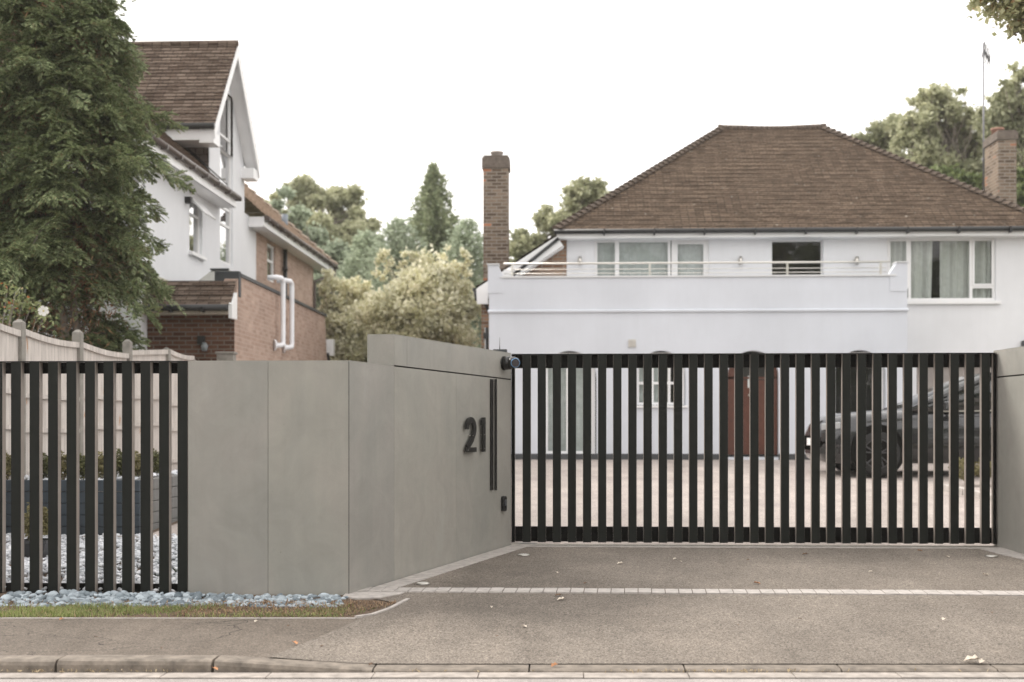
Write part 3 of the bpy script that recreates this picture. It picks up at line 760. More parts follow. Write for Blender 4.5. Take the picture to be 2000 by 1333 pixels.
mb.quad((xl, HB, zpt), (xr_, HB, zpt), (xr_, HB + .22, zpt), (xl, HB + .22, zpt)); mb.quad((xl, HB + .22, zpt), (xr_, HB + .22, zpt), (xr_, HB + .22, zpt - .9), (xl, HB + .22, zpt - .9))
mb.quad((xl, HB + .22, zpt - .9), (xr_, HB + .22, zpt - .9), (xr_, HU, zpt - .9), (xl, HU, zpt - .9))
mb.build('balcony_wall', M_RENDER, hs)
mb = MB(); zl = Z(607); mb.prism([(xl - .02, HB - .002, zl + .035), (xl - .02, HB - .045, zl + .01), (xl - .02, HB - .04, zl - .02), (xl - .02, HB - .002, zl - .03)], (xr_ - xl + .04, 0, 0)); mb.build('ledge', M_RENDER, hs)
mb = MB(); mb.box(X(977), X(1750), HB - .03, HB + .25, zpt + .002, zpt + .035); mb.build('coping', M_RENDER3, hs)
for (a, b, sl) in ((953, 973, 983), (1772, 1752, 1738)):
    zt_ = Z(515); xa, xb, xs_ = X(a), X(b), X(sl)
    mb = MB(); mb.prism([(xa, HB - .012, zpt - .30), (xa, HB - .012, zt_), (xb, HB - .012, zt_), (xs_, HB - .012, zpt + .04), (xs_, HB - .012, zpt - .30)], (0, .28, 0)); mb.build('pier', M_RENDER, hs)
    mb = MB(); mb.box(min(xa, xb) - .02, max(xa, xb) + .02, HB - .04, HB + .29, zt_ + .002, zt_ + .025); mb.build('pier_cap', M_RENDER3, hs)
mb = MB(); mb.box(xl - .01, X(1421), HB - .02, HB - .003, gz, Z(887)); mb.box(X(1521), xr_, HB - .02, HB - .003, gz, Z(887)); mb.build('plinth', M_LEAD, hs)
# upper wall with windows
ZU = lambda py: Z(py, HU); XU = lambda px: X(px, HU)
hu = [(XU(1161), XU(1385), ZU(575), ZU(466)), (XU(1507), XU(1608), ZU(548), ZU(469)), (XU(1733), XU(1945), ZU(589), ZU(467)), (XU(1790), XU(1990), base(26), ZU(716))]
mb = MB(); xr2 = 11.5
grid_wall(mb, (0, HU, 0), U_, N_, XU(1107), xr2, gz, ZU(455), .3, hu)
grid_wall(mb, (XU(1107), 0, 0), (0, 1, 0), (1, 0, 0), HU, HU + 8, gz, ZU(455), .3, [])
grid_wall(mb, (xr2, 0, 0), (0, 1, 0), (-1, 0, 0), HU, HU + 8, gz, ZU(455), .3, [])
mb.build('wall', M_RENDER2, hs)
w1 = frame_window(hs, (0, HU, 0), U_, N_, XU(1161), XU(1310), ZU(575), ZU(466), .05, bars_u=(XU(1207),), back=.9,
                  curtain=[(XU(1163), XU(1308), XU(1308), M_NET, .008)], sashes=((XU(1163), XU(1205), ZU(573), ZU(468)),))
w1b = frame_window(hs, (0, HU, 0), U_, N_, XU(1312), XU(1385), ZU(575), ZU(466), .05, name='balcony_door', fw=.1, back=.9,
                   curtain=[(XU(1314), XU(1384), XU(1384), M_NET, .008)], sashes=((XU(1320), XU(1378), ZU(573), ZU(472)),))
w2 = frame_window(hs, (0, HU, 0), U_, N_, XU(1507), XU(1608), ZU(548), ZU(469), .1, fw=.025, back=1.2)
zc = ZU(562)
w3 = frame_window(hs, (0, HU, 0), U_, N_, XU(1733), XU(1945), ZU(589), ZU(467), .05, bars_u=(XU(1778), XU(1898)), bars_z=((XU(1735), XU(1776), zc), (XU(1900), XU(1943), zc)), back=1.2,
                  curtain=[(XU(1735), XU(1827), XU(1824), M_CURT, .035), (XU(1841), XU(1943), XU(1943), M_CURT, .035)],
                  sashes=((XU(1736), XU(1775), ZU(560), ZU(469)), (XU(1901), XU(1942), ZU(560), ZU(469))))
mb = MB(); mb.box(XU(1725), XU(1953), HU - .07, HU + .05, ZU(596), ZU(590.5)); mb.build('sill', M_WHITE, w3)
mb = MB(); mb.box(XU(1789), XU(1991), HU + .1, HU + .15, base(26), ZU(715)); 
for i in range(8): mb.box(XU(1789), XU(1991), HU + .088, HU + .0985, base(26) + i * .27 + .02, base(26) + i * .27 + .25)
mb.build('garage_door', plain('taupe_door', (.30, .27, .25), .6, .1, 4), hs)
# ground floor openings
yb = HB
d1 = frame_window(hs, (0, HB, 0), U_, N_, X(1062), X(1163), Z(889), Z(688), .12, bars_u=(X(1112),), name='french_door', fw=.07, back=.9, curtain=[(X(1064), X(1161), X(1161), M_NET, .006)],
                  sashes=((X(1066), X(1110), Z(887), Z(700)), (X(1114), X(1159), Z(887), Z(700))))
d2 = frame_window(hs, (0, HB, 0), U_, N_, X(1244), X(1338), Z(791), Z(688), .12, bars_u=(X(1275), X(1308)), name='window', fw=.05, back=.9, curtain=[(X(1246), X(1300), X(1300), M_NET, .006)], bars_z=((X(1246), X(1336), Z(748)),))
mb = MB(); mb.box(X(1240), X(1343), HB - .05, HB + .1, Z(796.5), Z(792.5)); mb.build('sill', M_WHITE, d2)
mb = MB(); mb.box(X(1422), X(1437), HB + .1, HB + .16, Z(889), Z(700)); mb.box(X(1512), X(1520), HB + .1, HB + .16, Z(889), Z(700)); mb.box(X(1422), X(1520), HB + .1, HB + .16, Z(740), Z(736)); dfr = mb.build('door_frame', M_REDDOOR, hs)
mb = MB(); mb.box(X(1452), X(1510), HB + .13, HB + .17, Z(888), Z(742))
for (a, b, c, d) in ((1458, 1478, 880, 820), (1484, 1504, 880, 820), (1458, 1478, 812, 755), (1484, 1504, 812, 755)): mb.box(X(a), X(b), HB + .122, HB + .1285, Z(c), Z(d))
mb.box(X(1437), X(1452), HB + .12, HB + .165, Z(888), Z(842))
dr = mb.build('front_door', M_REDDOOR, hs)
mb = MB(); mb.box(X(1462), X(1468), HB + .115, HB + .1215, Z(757), Z(734)); mb.build('door_glass', M_NET, dr); mb = MB(); mb.tube([(X(1465), HB + .12, Z(772)), (X(1465), HB + .07, Z(772))], .025, 12); mb.build('knob', M_STEEL, dr)
mb = MB(); mb.quad((X(1437), HB + .14, Z(840)), (X(1452), HB + .14, Z(840)), (X(1452), HB + .14, Z(742)), (X(1437), HB + .14, Z(742))); mb.build('side_light', M_GLASSD, dr)
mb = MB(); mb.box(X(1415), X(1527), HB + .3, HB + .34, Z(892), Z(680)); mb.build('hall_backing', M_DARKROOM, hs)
mb = MB(); mb.box(X(1420), X(1522), HB + .0, HB + .3, Z(893), Z(889.5)); mb.build('door_step', M_LEAD, hs)
d4 = frame_window(hs, (0, HB, 0), U_, N_, X(1631), X(1729), Z(889), Z(688), .14, bars_u=(X(1680),), name='window', fw=.035, back=1.0)
# wall boxes, lights
for px in (1132.5, 1445.5, 1671.5):
    t = MB(); c = atY(px, 511, HU); t.box(c.x - .045, c.x + .045, HU - .035, HU - .002, c.z - .05, c.z + .05); t.tube([(c.x, HU - .09, c.z - .09), (c.x, HU - .09, c.z + .09)], .038, 12); t.build('wall_lamp', M_STEEL, hs)
mb = MB(); c = atY(1234.5, 671, HB); mb.box(c.x - .075, c.x + .075, HB - .03, HB - .002, c.z - .075, c.z + .075)
for i in range(4): mb.box(c.x - .06, c.x + .06, HB - .04, HB - .031, c.z - .055 + i * .03, c.z - .04 + i * .03)
mb.build('air_vent', plain('cream_plastic', (.58, .56, .52), .5), hs)
mb = MB(); c = atY(1999, 671, HU); mb.box(c.x - .05, c.x + .12, HU - .12, HU - .002, c.z - .07, c.z + .05); mb.build('alarm_box', M_LEAD, hs, bevel=.01)
# railing
rl = MB()
zr = Z(511.5); zr2 = Z(522); zr3 = Z(531)
yr = HB + .12
rl.tube([(X(983), yr, zr), (X(1742), yr, zr)], .022, 8); rl.tube([(X(983), yr, zr2 - .01), (X(1735), yr, zr2 - .01)], .008, 6); rl.tube([(X(983), yr, zr3), (X(1735), yr, zr3)], .008, 6)
for px in (1000, 1270, 1540, 1723): rl.box(X(px) - .02, X(px) + .02, yr - .02, yr + .02, zpt + .03, zr)
rl.build('railing', M_STEEL, hs)
# roof
EY = 25.65; e0x = atY(1085, 450, EY).x; ze = atY(1085, 449, EY).z
RY = 29.75; r0x = atY(1410, 249, RY).x; r1x = atY(1605, 249, RY).x; zr_ = atY(1500, 251, RY).z
e1x = r1x + (r0x - e0x); BYk = RY + (RY - EY)
mb = MB()
tile_roof_plane(mb, (e0x, EY, ze), (e1x, EY, ze), (r0x, RY, zr_), (r1x, RY, zr_), .1)
tile_roof_plane(mb, (e1x, BYk, ze), (e0x, BYk, ze), (r1x, RY, zr_), (r0x, RY, zr_), .3)
tile_roof_plane(mb, (e0x, BYk, ze), (e0x, EY, ze), (r0x, RY, zr_), (r0x, RY, zr_), .12)
tile_roof_plane(mb, (e1x, EY, ze), (e1x, BYk, ze), (r1x, RY, zr_), (r1x, RY, zr_), .2)
rf = mb.build('roof', M_ROOF, hs, recalc=True)
M_HIP = plain('dark_hip_tile', (.10, .074, .056), .9, .35, 9, .3)
mb = MB(); hip_tiles(mb, (e0x, EY, ze), (r0x, RY, zr_)); mb.build('hip_tiles', M_HIP, rf)
mb = MB(); hip_tiles(mb, (e1x, EY, ze), (r1x, RY, zr_)); mb.build('hip_tiles', M_HIP, rf)
mb = MB(); n = 22
for i in range(n):
    a = r0x - .1 + (r1x - r0x + .2) * i / n; b = r0x - .1 + (r1x - r0x + .2) * (i + 1) / n; s_ = .03 * math.cos(math.pi * (i / n - .5) * 2) * -.6
    mb.tube([(a + .004, RY, zr_ + .0 + s_ - (.012 if 0 < i < n - 1 else -.0)), (b - .004, RY, zr_ + s_ - (.012 if 0 < i < n - 1 else -.0))], .085, 10)
mb.build('ridge_tiles', M_HIP, rf)
mb = MB(); gutter(mb, (e0x - .03, EY - .03, ze - .045), (e1x + .03, EY - .03, ze - .045), .052, brackets=.95); mb.build('gutter', M_GUT, hs)
mb = MB(); mb.box(e0x + .02, e1x, EY + .04, EY + .06, ZU(466) - .02, ze - .02); mb.box(e0x + .02, e1x, EY + .06, HU - .003, ZU(466) - .02, ZU(466) + .0); mb.build('fascia', M_WHITE, hs)
# left catslide wing in brown brick
WY = HU + .02
pa = atY(1107, 462, WY); pb = atY(940, 577, WY)
mb = MB(); mb.prism([(pa.x - .002, WY, gz), (pb.x, WY, gz), (pb.x, WY, pb.z), (pa.x - .002, WY, pa.z)], (0, 6, 0)); mb.build('brick_wing', M_BRICKW, hs)
va = atY(1086, 459, WY - .3); vb = atY(930, 561, WY - .3)
mb = MB(); tile_roof_plane(mb, (vb.x, WY + 6, vb.z), (vb.x, WY - .3, vb.z), (va.x, WY + 6, va.z), (va.x, WY - .3, va.z), .14, .02); mb.build('wing_roof', M_ROOF, hs)
d = (va - vb); dn = Vector((-d.z, 0, d.x)).normalized()
mb = MB(); mb.prism([va - dn * .03, vb - dn * .03, vb - dn * .30, va - dn * .27], (0, .04, 0)); mb.prism([vb + Vector((0, .0, -.04)), vb + Vector((.25, .0, -.04)), vb + Vector((.25, .0, -.36)), vb + Vector((.02, 0, -.36))], (0, -.02, 0)); mb.prism([va - dn * .285, vb - dn * .31, vb - dn * .31 + Vector((0, .28, 0)), va - dn * .285 + Vector((0, .28, 0))], -dn * .012); mb.build('bargeboard', M_WHITE, hs)
mb = MB(); mb.tube([va - dn * .10 + Vector((0, -.04, 0)), va.lerp(vb, .62) - dn * .22 + Vector((0, -.04, 0))], .035, 8)
g0 = vb + Vector((-.03, 0, -.06)); mb.tube([g0, g0 + Vector((0, 6, 0))], .05, 8)
mb.tube([g0 + Vector((0, .05, -.03)), g0 + Vector((.02, .05, -.20)), (pb.x + .10, WY - .08, pb.z - .2), (pb.x + .16, WY - .08, pb.z - .35)], .03, 8)
dp = atY(950, 660, WY - .15); mb.tube([(dp.x, dp.y, atY(950, 640, WY - .15).z), (dp.x, dp.y, gz)], .04, 8); mb.box(dp.x - .06, dp.x + .05, dp.y - .05, dp.y + .05, dp.z - .02, dp.z + .1)
mb.build('downpipe', M_GUT, hs)
# chimneys
def chimney(parent, pxl, pxr, ytop, ybot, Y, dep, mat, potmat, pots, capy):
    a = atY(pxl, ytop, Y); b = atY(pxr, ytop, Y); zb_ = atY(pxl, ybot, Y).z; zc_ = atY(pxl, capy, Y).z
    mb = MB(); mb.box(a.x + .03, b.x - .03, Y + .03, Y + dep - .03, zb_, zc_); w = mb.build('chimney', mat, parent)
    mb = MB(); mb.box(a.x, b.x, Y, Y + dep, zc_, a.z - .05); mb.box(a.x + .03, b.x - .03, Y + .03, Y + dep - .03, a.z - .0495, a.z); mb.build('cap', plain('sooty_brick_cap', (.14, .115, .095), .9, .35, 14, .5), w)
    for f, hgt in pots:
        cx = a.x + (b.x - a.x) * f; mb = MB(); mb.tube([(cx, Y + dep * .5, a.z), (cx, Y + dep * .5, a.z + hgt * .7), (cx, Y + dep * .5, a.z + hgt * .72), (cx, Y + dep * .5, a.z + hgt)], [.14, .12, .15, .145], 16); mb.build('chimney_pot', potmat, w)
M_POT = plain('terracotta', (.36, .20, .15), .9, .25, 12)
M_POTG = plain('pale_clay', (.45, .40, .37), .9, .25, 12)
chimney(hs, 941, 995, 303, 600, 27.0, .6, M_BRICKO, M_POTG, [(.52, .13)], 328)
chimney(hs, 1948, 1989, 254, 430, 28.3, .95, M_BRICKO, M_POT, [(.35, .14)], 272)
# aerial
ap = atY(1921, 310, 29.5); t = MB(); zt_ = atY(1921, 84, 29.5).z
t.tube([(ap.x, 29.5, ap.z - 1.2), (ap.x, 29.5, zt_)], .023, 8)
q = atY(1926, 96, 29.5); q2 = atY(1936, 118, 29.5)
t.beam((ap.x, 29.5, q.z), (q2.x, 29.6, q2.z), .035, .035)
for f in (0, .25, .5, .75, 1):
    c = Vector((ap.x, 29.5, q.z)).lerp(Vector((q2.x, 29.6, q2.z)), f); t.beam(c + Vector((-.06, -.3 + .1 * f, .1)), c + Vector((.06, .3 - .1 * f, -.1)), .022, .022)
for f in (.2, .8): c = Vector((ap.x, 29.5, q.z)).lerp(Vector((q2.x, 29.6, q2.z)), f); t.beam(c + Vector((0, 0, .28)), c + Vector((.03, 0, -.3)), .01, .01)
t.box(ap.x - .03, ap.x + .25, 29.46, 29.54, ap.z - .05, ap.z + .02)
tag(t.build('tv_aerial', plain('grey_aluminium', (.20, .20, .21), .5, .1, 5, metal=.3)), 'tall thin television aerial on a grey mast beside the right chimney', 'aerial')

# ------------------------------------------------------------------ left house
XW = -7.2; XE = -6.8; XG = -5.67; YG = 21.0
lh = thing('neighbour_house', 'white and brick neighbouring house with steep tiled roofs at the left', 'house', (-7.2, 24, base(22)))
lz = base(21) - .4
zE = 4.85 + CZ
yw = lambda px: atX(px, 500, XW).y
zw = lambda px, py: atX(px, py, XW).z
# side wall with openings: white part then brick part
Uy = (0, 1, 0); Nx = (-1, 0, 0); Ow = (XW, 0, 0)
y0 = yw(272); y1 = yw(500); y2 = yw(612)
sw = (yw(370), yw(395), zw(383, 497), zw(383, 392))
GYc = 26.08; 
tallw = (yw(430), yw(455), zw(443, 516), zE)
mb = MB(); grid_wall(mb, Ow, Uy, Nx, y0, y1, lz, zE, .25, [sw, tallw])
# gable part above eaves
gy0 = 24.72; gy1 = 27.5; gz0 = atX(420, 255, -6.9).z
mb2h = (tallw[0], tallw[1], zE + .02, zw(443, 215))
grid_wall(mb, Ow, Uy, Nx, gy0, gy1, zE, gz0, .25, [(tallw[0], tallw[1], zE, gz0)])
apz = atX(465, 92, -6.9).z; 
# gable triangle with slit opening
tl, tr = tallw[0], tallw[1]
zat = lambda y: gz0 + (apz - gz0) * (1 - abs(y - GYc) / ((gy1 - gy0) / 2))
mb.poly([(XW, gy0, gz0), (XW, tl, gz0), (XW, tl, zat(tl))]); mb.poly([(XW, tr, gz0), (XW, gy1, gz0), (XW, GYc + .0 if tr < GYc else tr, zat(max(tr, GYc))), (XW, tr, zat(tr))] if tr < GYc else [(XW, tr, gz0), (XW, gy1, gz0), (XW, tr, zat(tr))])
tz = zat(tl) - .05
mb.poly([(XW, tl, tz), (XW, tr, tz + .0), (XW, tr, zat(tr)), (XW, min(GYc, tr), zat(min(GYc, tr))), (XW, tl, zat(tl))])
grid_wall(mb, (0, y0, 0), (-1, 0, 0), Uy, -XW, -XW + 5.5, lz, zE, .2, [])
mb.build('wall', M_RENDER2, lh)
mb = MB(); grid_wall(mb, Ow, Uy, Nx, y1, y2, lz, zE, .25, [(yw(522), yw(538), zw(530, 551), zw(530, 478))]); grid_wall(mb, (0, y2, 0), (-1, 0, 0), (0, -1, 0), -XW, -XW + 8, lz, zE, .2, []); mb.build('brick_wall', M_BRICKL, lh)
frame_window(lh, Ow, Uy, Nx, yw(522), yw(538), zw(530, 551), zw(530, 478), .05, fw=.06, bars_z=((yw(522), yw(538), zw(530, 510)),), back=.8, curtain=[(yw(523), yw(537), yw(537), M_NET, .01)])
w = frame_window(lh, Ow, Uy, Nx, sw[0], sw[1], sw[2], sw[3], .06, fw=.05, bars_z=((sw[0], sw[1], zw(383, 421)),), back=.8, glass=M_GLASSD)
mb = MB(); mb.box(XW, XW + .08, sw[0] - .06, sw[1] + .06, sw[2] - .07, sw[2] - .005); mb.build('sill', M_WHITE, w)
# open top light
mb = MB(); yc = (sw[0] + sw[1]) / 2; hy = (sw[1] - sw[0]) / 2
zt_ = sw[3] - .03; 
mb.prism([(XW + .0, sw[0] + .03, zt_), (XW + .0, sw[1] - .03, zt_), (XW + .28, sw[1] - .03, zt_ - .30), (XW + .28, sw[0] + .03, zt_ - .30)], (.02, 0, .02)); mb.build('top_sash', M_WHITE, w)
mb = MB(); mb.quad((XW + .052, sw[0] + .08, zt_ - .022), (XW + .052, sw[1] - .08, zt_ - .022), (XW + .27, sw[1] - .08, zt_ - .255), (XW + .27, sw[0] + .08, zt_ - .255)); mb.build('pane', M_GLASSD, w)
mb = MB(); c = atX(363, 392, XW); mb.box(XW, XW + .12, c.y - .08, c.y + .05, c.z - .06, c.z + .06); mb.build('wall_lamp', M_BLACK, lh)
frame_window(lh, Ow, Uy, Nx, tallw[0], tallw[1], tallw[2], tz, .05, fw=.05, bars_z=tuple((tallw[0], tallw[1], zw(443, q)) for q in (268, 298, 407, 440)), back=1.0, glass=M_GLASSD, name='stair_window')
# main roof
TT = .9; XR = -12.1; zR = zE + TT * (XE - XR)
YF = 18.2; YB = atX(656, 514, XE).y
mb = MB(); hb = (XE - XR)
tile_roof_plane(mb, (XE, YF, zE), (XE, gy0 - .0, zE), (XR, YF, zR), (XR, gy0 - .0, zR), .13, .018)
tile_roof_plane(mb, (XE, 27.75, zE), (XE, YB, zE), (XR, 27.75, zR), (XR, YB - hb, zR), .13, .018, 1)
tile_roof_plane(mb, (XE - 2.5, gy0, zE + TT * 2.5), (XE - 2.5, 27.75, zE + TT * 2.5), (XR, gy0, zR), (XR, 27.75, zR), .13, .018)
tile_roof_plane(mb, (XE, YB, zE), (XR - hb, YB, zE), (XR, YB - hb, zR), (XR, YB - hb, zR), .2, .018, 1)
tile_roof_plane(mb, (XR - hb, YB, zE), (XR - hb, YF, zE), (XR, YB - hb, zR), (XR, YF, zR), .4, .018)
rf = mb.build('roof', [M_ROOF2, M_ROOF3], lh)
mb = MB(); mb.quad((XR - hb, YF + .1, zE), (XE - .2, YF + .1, zE), (XR, YF + .1, zR - .15), (XR, YF + .1, zR - .16)); mb.build('gable_end', M_BRICKL, lh)
mb = MB(); hip_tiles(mb, (XE, YB, zE), (XR, YB - hb, zR), .3, .1); mb.build('hip_tiles', M_ROOF3, rf)
mb = MB(); c = atX(556, 428, -7.6); mb.tube([(c.x, c.y, c.z - .3), (c.x, c.y, c.z + .12)], .09, 12); mb.build('flue', plain('blue_grey_flue', (.20, .23, .27), .5), rf)
# eaves: fascia + soffit + gutter
def eave(y0_, y1_, x=XE, z=zE, wallx_=XW, gm=M_BGUT, boxend=None):
    mb = MB(); mb.box(x - .06, x - .035, y0_, y1_, z - .26, z - .02); mb.box(wallx_ + .003, x - .036, y0_, y1_, z - .26, z - .245)
    for yy in (y0_, y1_ - .025): mb.box(wallx_ + .004, x - .061, yy + .001, yy + .024, z - .2445, z - .03)
    mb.build('fascia', M_WHITE, lh)
    mb = MB(); mb.tube([(x + .02, y0_, z - .055), (x + .02, y1_, z - .055)], .06, 10)
    n = int((y1_ - y0_) / .75)
    for i in range(n + 1): yy = y0_ + .05 + (y1_ - y0_ - .1) * i / n; mb.box(x - .05, x + .09, yy - .03, yy + .03, z - .125, z - .05)
    mb.build('gutter', gm, lh)
eave(YF, 25.45); eave(27.85, YB - .05)
mb = MB(); mb.tube([(XE + .02, YB - .2, zE - .1), (XE - .0, YB - .2, zE - .3), (XW + .06, y2 - .1, zE - .65), (XW + .06, y2 - .1, zE - .9), (XW + .06, y2 - .1, lz)], .04, 8); mb.build('downpipe', M_BGUT, lh)
c = atX(557, 520, XW + .09); mb = MB(); mb.tube([(XW + .09, c.y, zE - .3), (XW + .09, c.y, lz)], .055, 10); mb.tube([(XW + .09, c.y, zE - .75), (XW + .09, c.y, zE - .85)], .07, 10); mb.build('soil_pipe', M_BLACK, lh)
# cross gable (dormer) roof
XV = -6.88; zef = atX(420, 243, XV).z; yef = atX(420, 243, XV).y; zer = atX(508, 325, XV).z; yer = atX(508, 325, XV).y; zap = atX(465, 86, XV).z; yap = atX(465, 86, XV).y
XD = -11.5
mb = MB(); tile_roof_plane(mb, (XD, yef, zef), (XV, yef, zef), (XD, yap, zap), (XV, yap, zap), .115, .018)
tile_roof_plane(mb, (XV, yer, zer), (XD, yer, zer), (XV, yap, zap), (XD, yap, zap), .115, .018); mb.tube([(XD, yap, zap + .01), (XV, yap, zap + .01)], .07, 8); mb.build('dormer_roof', M_ROOF2, lh)
mb = MB()
for (ya, za, yb_, zb_) in ((yef, zef, yap, zap), (yap, zap, yer, zer)):
    a = Vector((XV, ya, za - .03)); b = Vector((XV, yb_, zb_ - .03)); mb.prism([a, b, b + Vector((0, 0, -.26)), a + Vector((0, 0, -.26))], (-.03, 0, 0))
    mb.prism([a + Vector((-.031, 0, -.10)), b + Vector((-.031, 0, -.10)), b + Vector((XW - XV + .003, 0, -.10)), a + Vector((XW - XV + .003, 0, -.10))], (0, 0, -.02))
for (yy, zz, s_) in ((yef, zef, 1), (yer, zer, -1)):
    mb.box(XW - .0, XV - .032, yy + .01 * s_, yy + .45 * s_, zz - .36, zz - .13)
mb.build('bargeboard', M_WHITE, lh)
mb = MB(); mb.box(XD, XV - .04, yef + .02, yef + .045, zef - .30, zef - .09); mb.box(XD, XV - .04, yef + .046, gy0, zef - .30, zef - .285); mb.build('dormer_fascia', M_WHITE, lh)
mb = MB(); mb.tube([(XD, yef - .04, zef - .03), (XV, yef - .04, zef - .03)], .055, 8); mb.build('dormer_gutter', M_BLACK, lh)
mb = MB(); mb.box(XD, XW - .01, gy0 - .0, gy0 + .03, zE - .2, zef - .28); mb.build('dormer_cheek', M_TILEHUNG, lh)
mb = MB(); mb.box(XD, XW - .01, gy1 - .03, gy1, zE - .2, zer - .1); mb.build('dormer_cheek', M_TILEHUNG, lh)
mb = MB(); mb.quad((XE - .02, gy0 - .05, zE + .06), (XE - .02, gy0 + .0, zE + .10), (XE - 2.2, gy0 + .0, zE + TT * 2.2 + .10), (XE - 2.2, gy0 - .30, zE + TT * 2.2 + .05)); mb.build('lead_flashing', M_BLACK, lh)
# garage extension with parapet side wall
xg = lambda py, px: atX(px, py, XG)
zp = 2.7 + CZ; yge = atX(638, 600, XG).y
ygp = atX(468, 516, XG).y
mb = MB(); mb.prism([(XG, YG, lz), (XG, YG, atY(452, 612, YG).z + .0), (XG, ygp - .12, atX(465, 548, XG).z), (XG, ygp - .05, zp - .06), (XG, yge - .2, zp - .06), (XG, yge, zp - .95), (XG, yge + .9, zp - 1.9), (XG, yge + .9, lz)], (-.24, 0, 0)); mb.build('garage_side_wall', M_BRICKL, lh)
mb = MB(); mb.box(XG - .27, XG + .03, ygp - .02, yge - .1, zp - .058, zp + .0); mb.build('parapet_coping', M_LEAD, lh)
mb = MB(); a = atX(470, 514, XG); mb.box(XG - .42, XG + .02, a.y - .16, a.y - .03, zp - .42, zp + .03); mb.build('lead_wrap', M_LEAD, lh, bevel=.01)
fxl = atY(240, 612, YG).x
mb = MB(); mb.box(fxl, XG - .001, YG - .003, YG + .2, lz, atY(360, 612, YG).z); mb.build('garage_front_wall', M_BRICKD, lh)
zev = atY(360, 597, YG - .3).z; ztp = atY(400, 549, ygp - .2).z
mb = MB(); tile_roof_plane(mb, (fxl - .1, YG - .3, zev), (XG + .02, YG - .3, zev), (atY(283, 549, ygp).x - .35, ygp - .15, ztp), (XG - .02, ygp - .15, ztp), .14, .02)
tile_roof_plane(mb, (fxl - .1, ygp + 1, zev), (fxl - .1, YG - .3, zev), (atY(283, 549, ygp).x - .35, ygp + 1, ztp), (atY(283, 549, ygp).x - .35, ygp - .15, ztp), .14, .02)
mb.build('garage_roof', M_ROOF2, lh)
mb = MB(); mb.box(fxl - .1, XG - .03, YG - .27, YG - .25, atY(360, 614, YG - .27).z, atY(360, 601, YG - .27).z); mb.box(fxl - .1, XG - .03, YG - .249, YG - .005, atY(360, 614, YG - .27).z, atY(360, 614, YG - .27).z + .015); mb.build('garage_fascia', plain('cream_fascia', (.50, .44, .37), .5), lh)
mb = MB(); mb.prism([(XG - .02, YG - .31, zev - .22), (XG - .02, YG + .02, zev - .22), (XG - .02, YG + .02, zev + .25), (XG - .02, YG - .31, zev + .02)], (.06, 0, 0)); mb.build('eave_box', M_WHITE, lh)
mb = MB(); mb.tube([(fxl - .1, YG - .34, zev - .04), (XG - .03, YG - .34, zev - .04)], .055, 8)
for i in range(3): xx = fxl + .4 + i * .55; mb.box(xx - .02, xx + .02, YG - .40, YG - .28, zev - .12, zev - .03)
mb.build('garage_gutter', M_GUT, lh)
mb = MB(); mb.box(XW, XG - .24, ygp - .15, yge, ztp - .02, ztp + .01); mb.build('flat_roof', M_LEAD, lh)
q = atX(320, 548, XW + .01); mb = MB(); mb.box(XW + .003, XW + .02, y0 + .1, q.y + .8, ztp + .0, ztp + .13); mb.build('lead_flashing', M_STEEL, lh)
mb = MB(); rA = atY(388, 545, 22.0); rB = atY(437, 522, 22.0)
mb.add([(rA.x, 21.7, ztp + .01), (rB.x + .1, 21.7, ztp + .01), (rB.x + .1, 23.5, ztp + .01), (rA.x, 23.5, ztp + .01), (rA.x + .25, 22.0, ztp + .30), (rB.x + .1, 22.0, ztp + .30), (rB.x + .1, 23.2, ztp + .30), (rA.x + .25, 23.2, ztp + .30)], [(0, 1, 5, 4), (1, 2, 6, 5), (2, 3, 7, 6), (3, 0, 4, 7), (4, 5, 6, 7)])
mb.build('roof_lantern', plain('pale_grey_lantern', (.42, .42, .39), .3, .1, 5), lh)
mb = MB(); mb.beam((rA.x - .03, 21.68, ztp + .03), (rB.x + .1, 21.68, ztp + .03), .05, .06); mb.beam((rA.x + .22, 21.98, ztp + .31), (rB.x + .1, 21.98, ztp + .31), .05, .03); mb.build('lantern_frame', M_LEAD, lh)
# rear verge detail
mb = MB(); a = Vector((XG + .03, yge, zp - .95)); mb.beam(Vector((XG, yge - .02, zp - .93)), Vector((XG, yge + 1.0, zp - 1.95)), .12, .05); mb.build('rear_verge', M_BLACK, lh)
mb = MB(); c = atX(646, 682, XG); mb.box(XG - .2, XG + .03, yge + .70, yge + .9, c.z - .15, c.z + .25); mb.build('rear_eave_box', M_WHITE, lh)
# white pipes
pw = MB()
for (px, ytop, yb_, dx) in ((553, 546, 676, .18), (570, 552, 680, .18)):
    c = atX(px, ytop, XG + .14); zt_ = c.z; b_ = atX(px, yb_, XG + .14)
    pw.tube([(XG - .1, c.y - .28, zt_), (XG + .08, c.y - .26, zt_ + .01), (XG + .13, c.y - .1, zt_ + .01), (XG + .14, c.y - .02, zt_ - .03), (XG + .14, c.y, zt_ - .12), (XG + .14, c.y, b_.z + .1), (XG + .14, c.y - .03, b_.z + .02), (XG + .1, c.y - .12, b_.z), (XG + .0, c.y - .22, b_.z)], .05, 10)
    pw.tube([(XG + .001, c.y - .22, b_.z), (XG + .03, c.y - .2, b_.z)], .11, 14)
pw.build('flue_pipe', M_PIPE, lh)
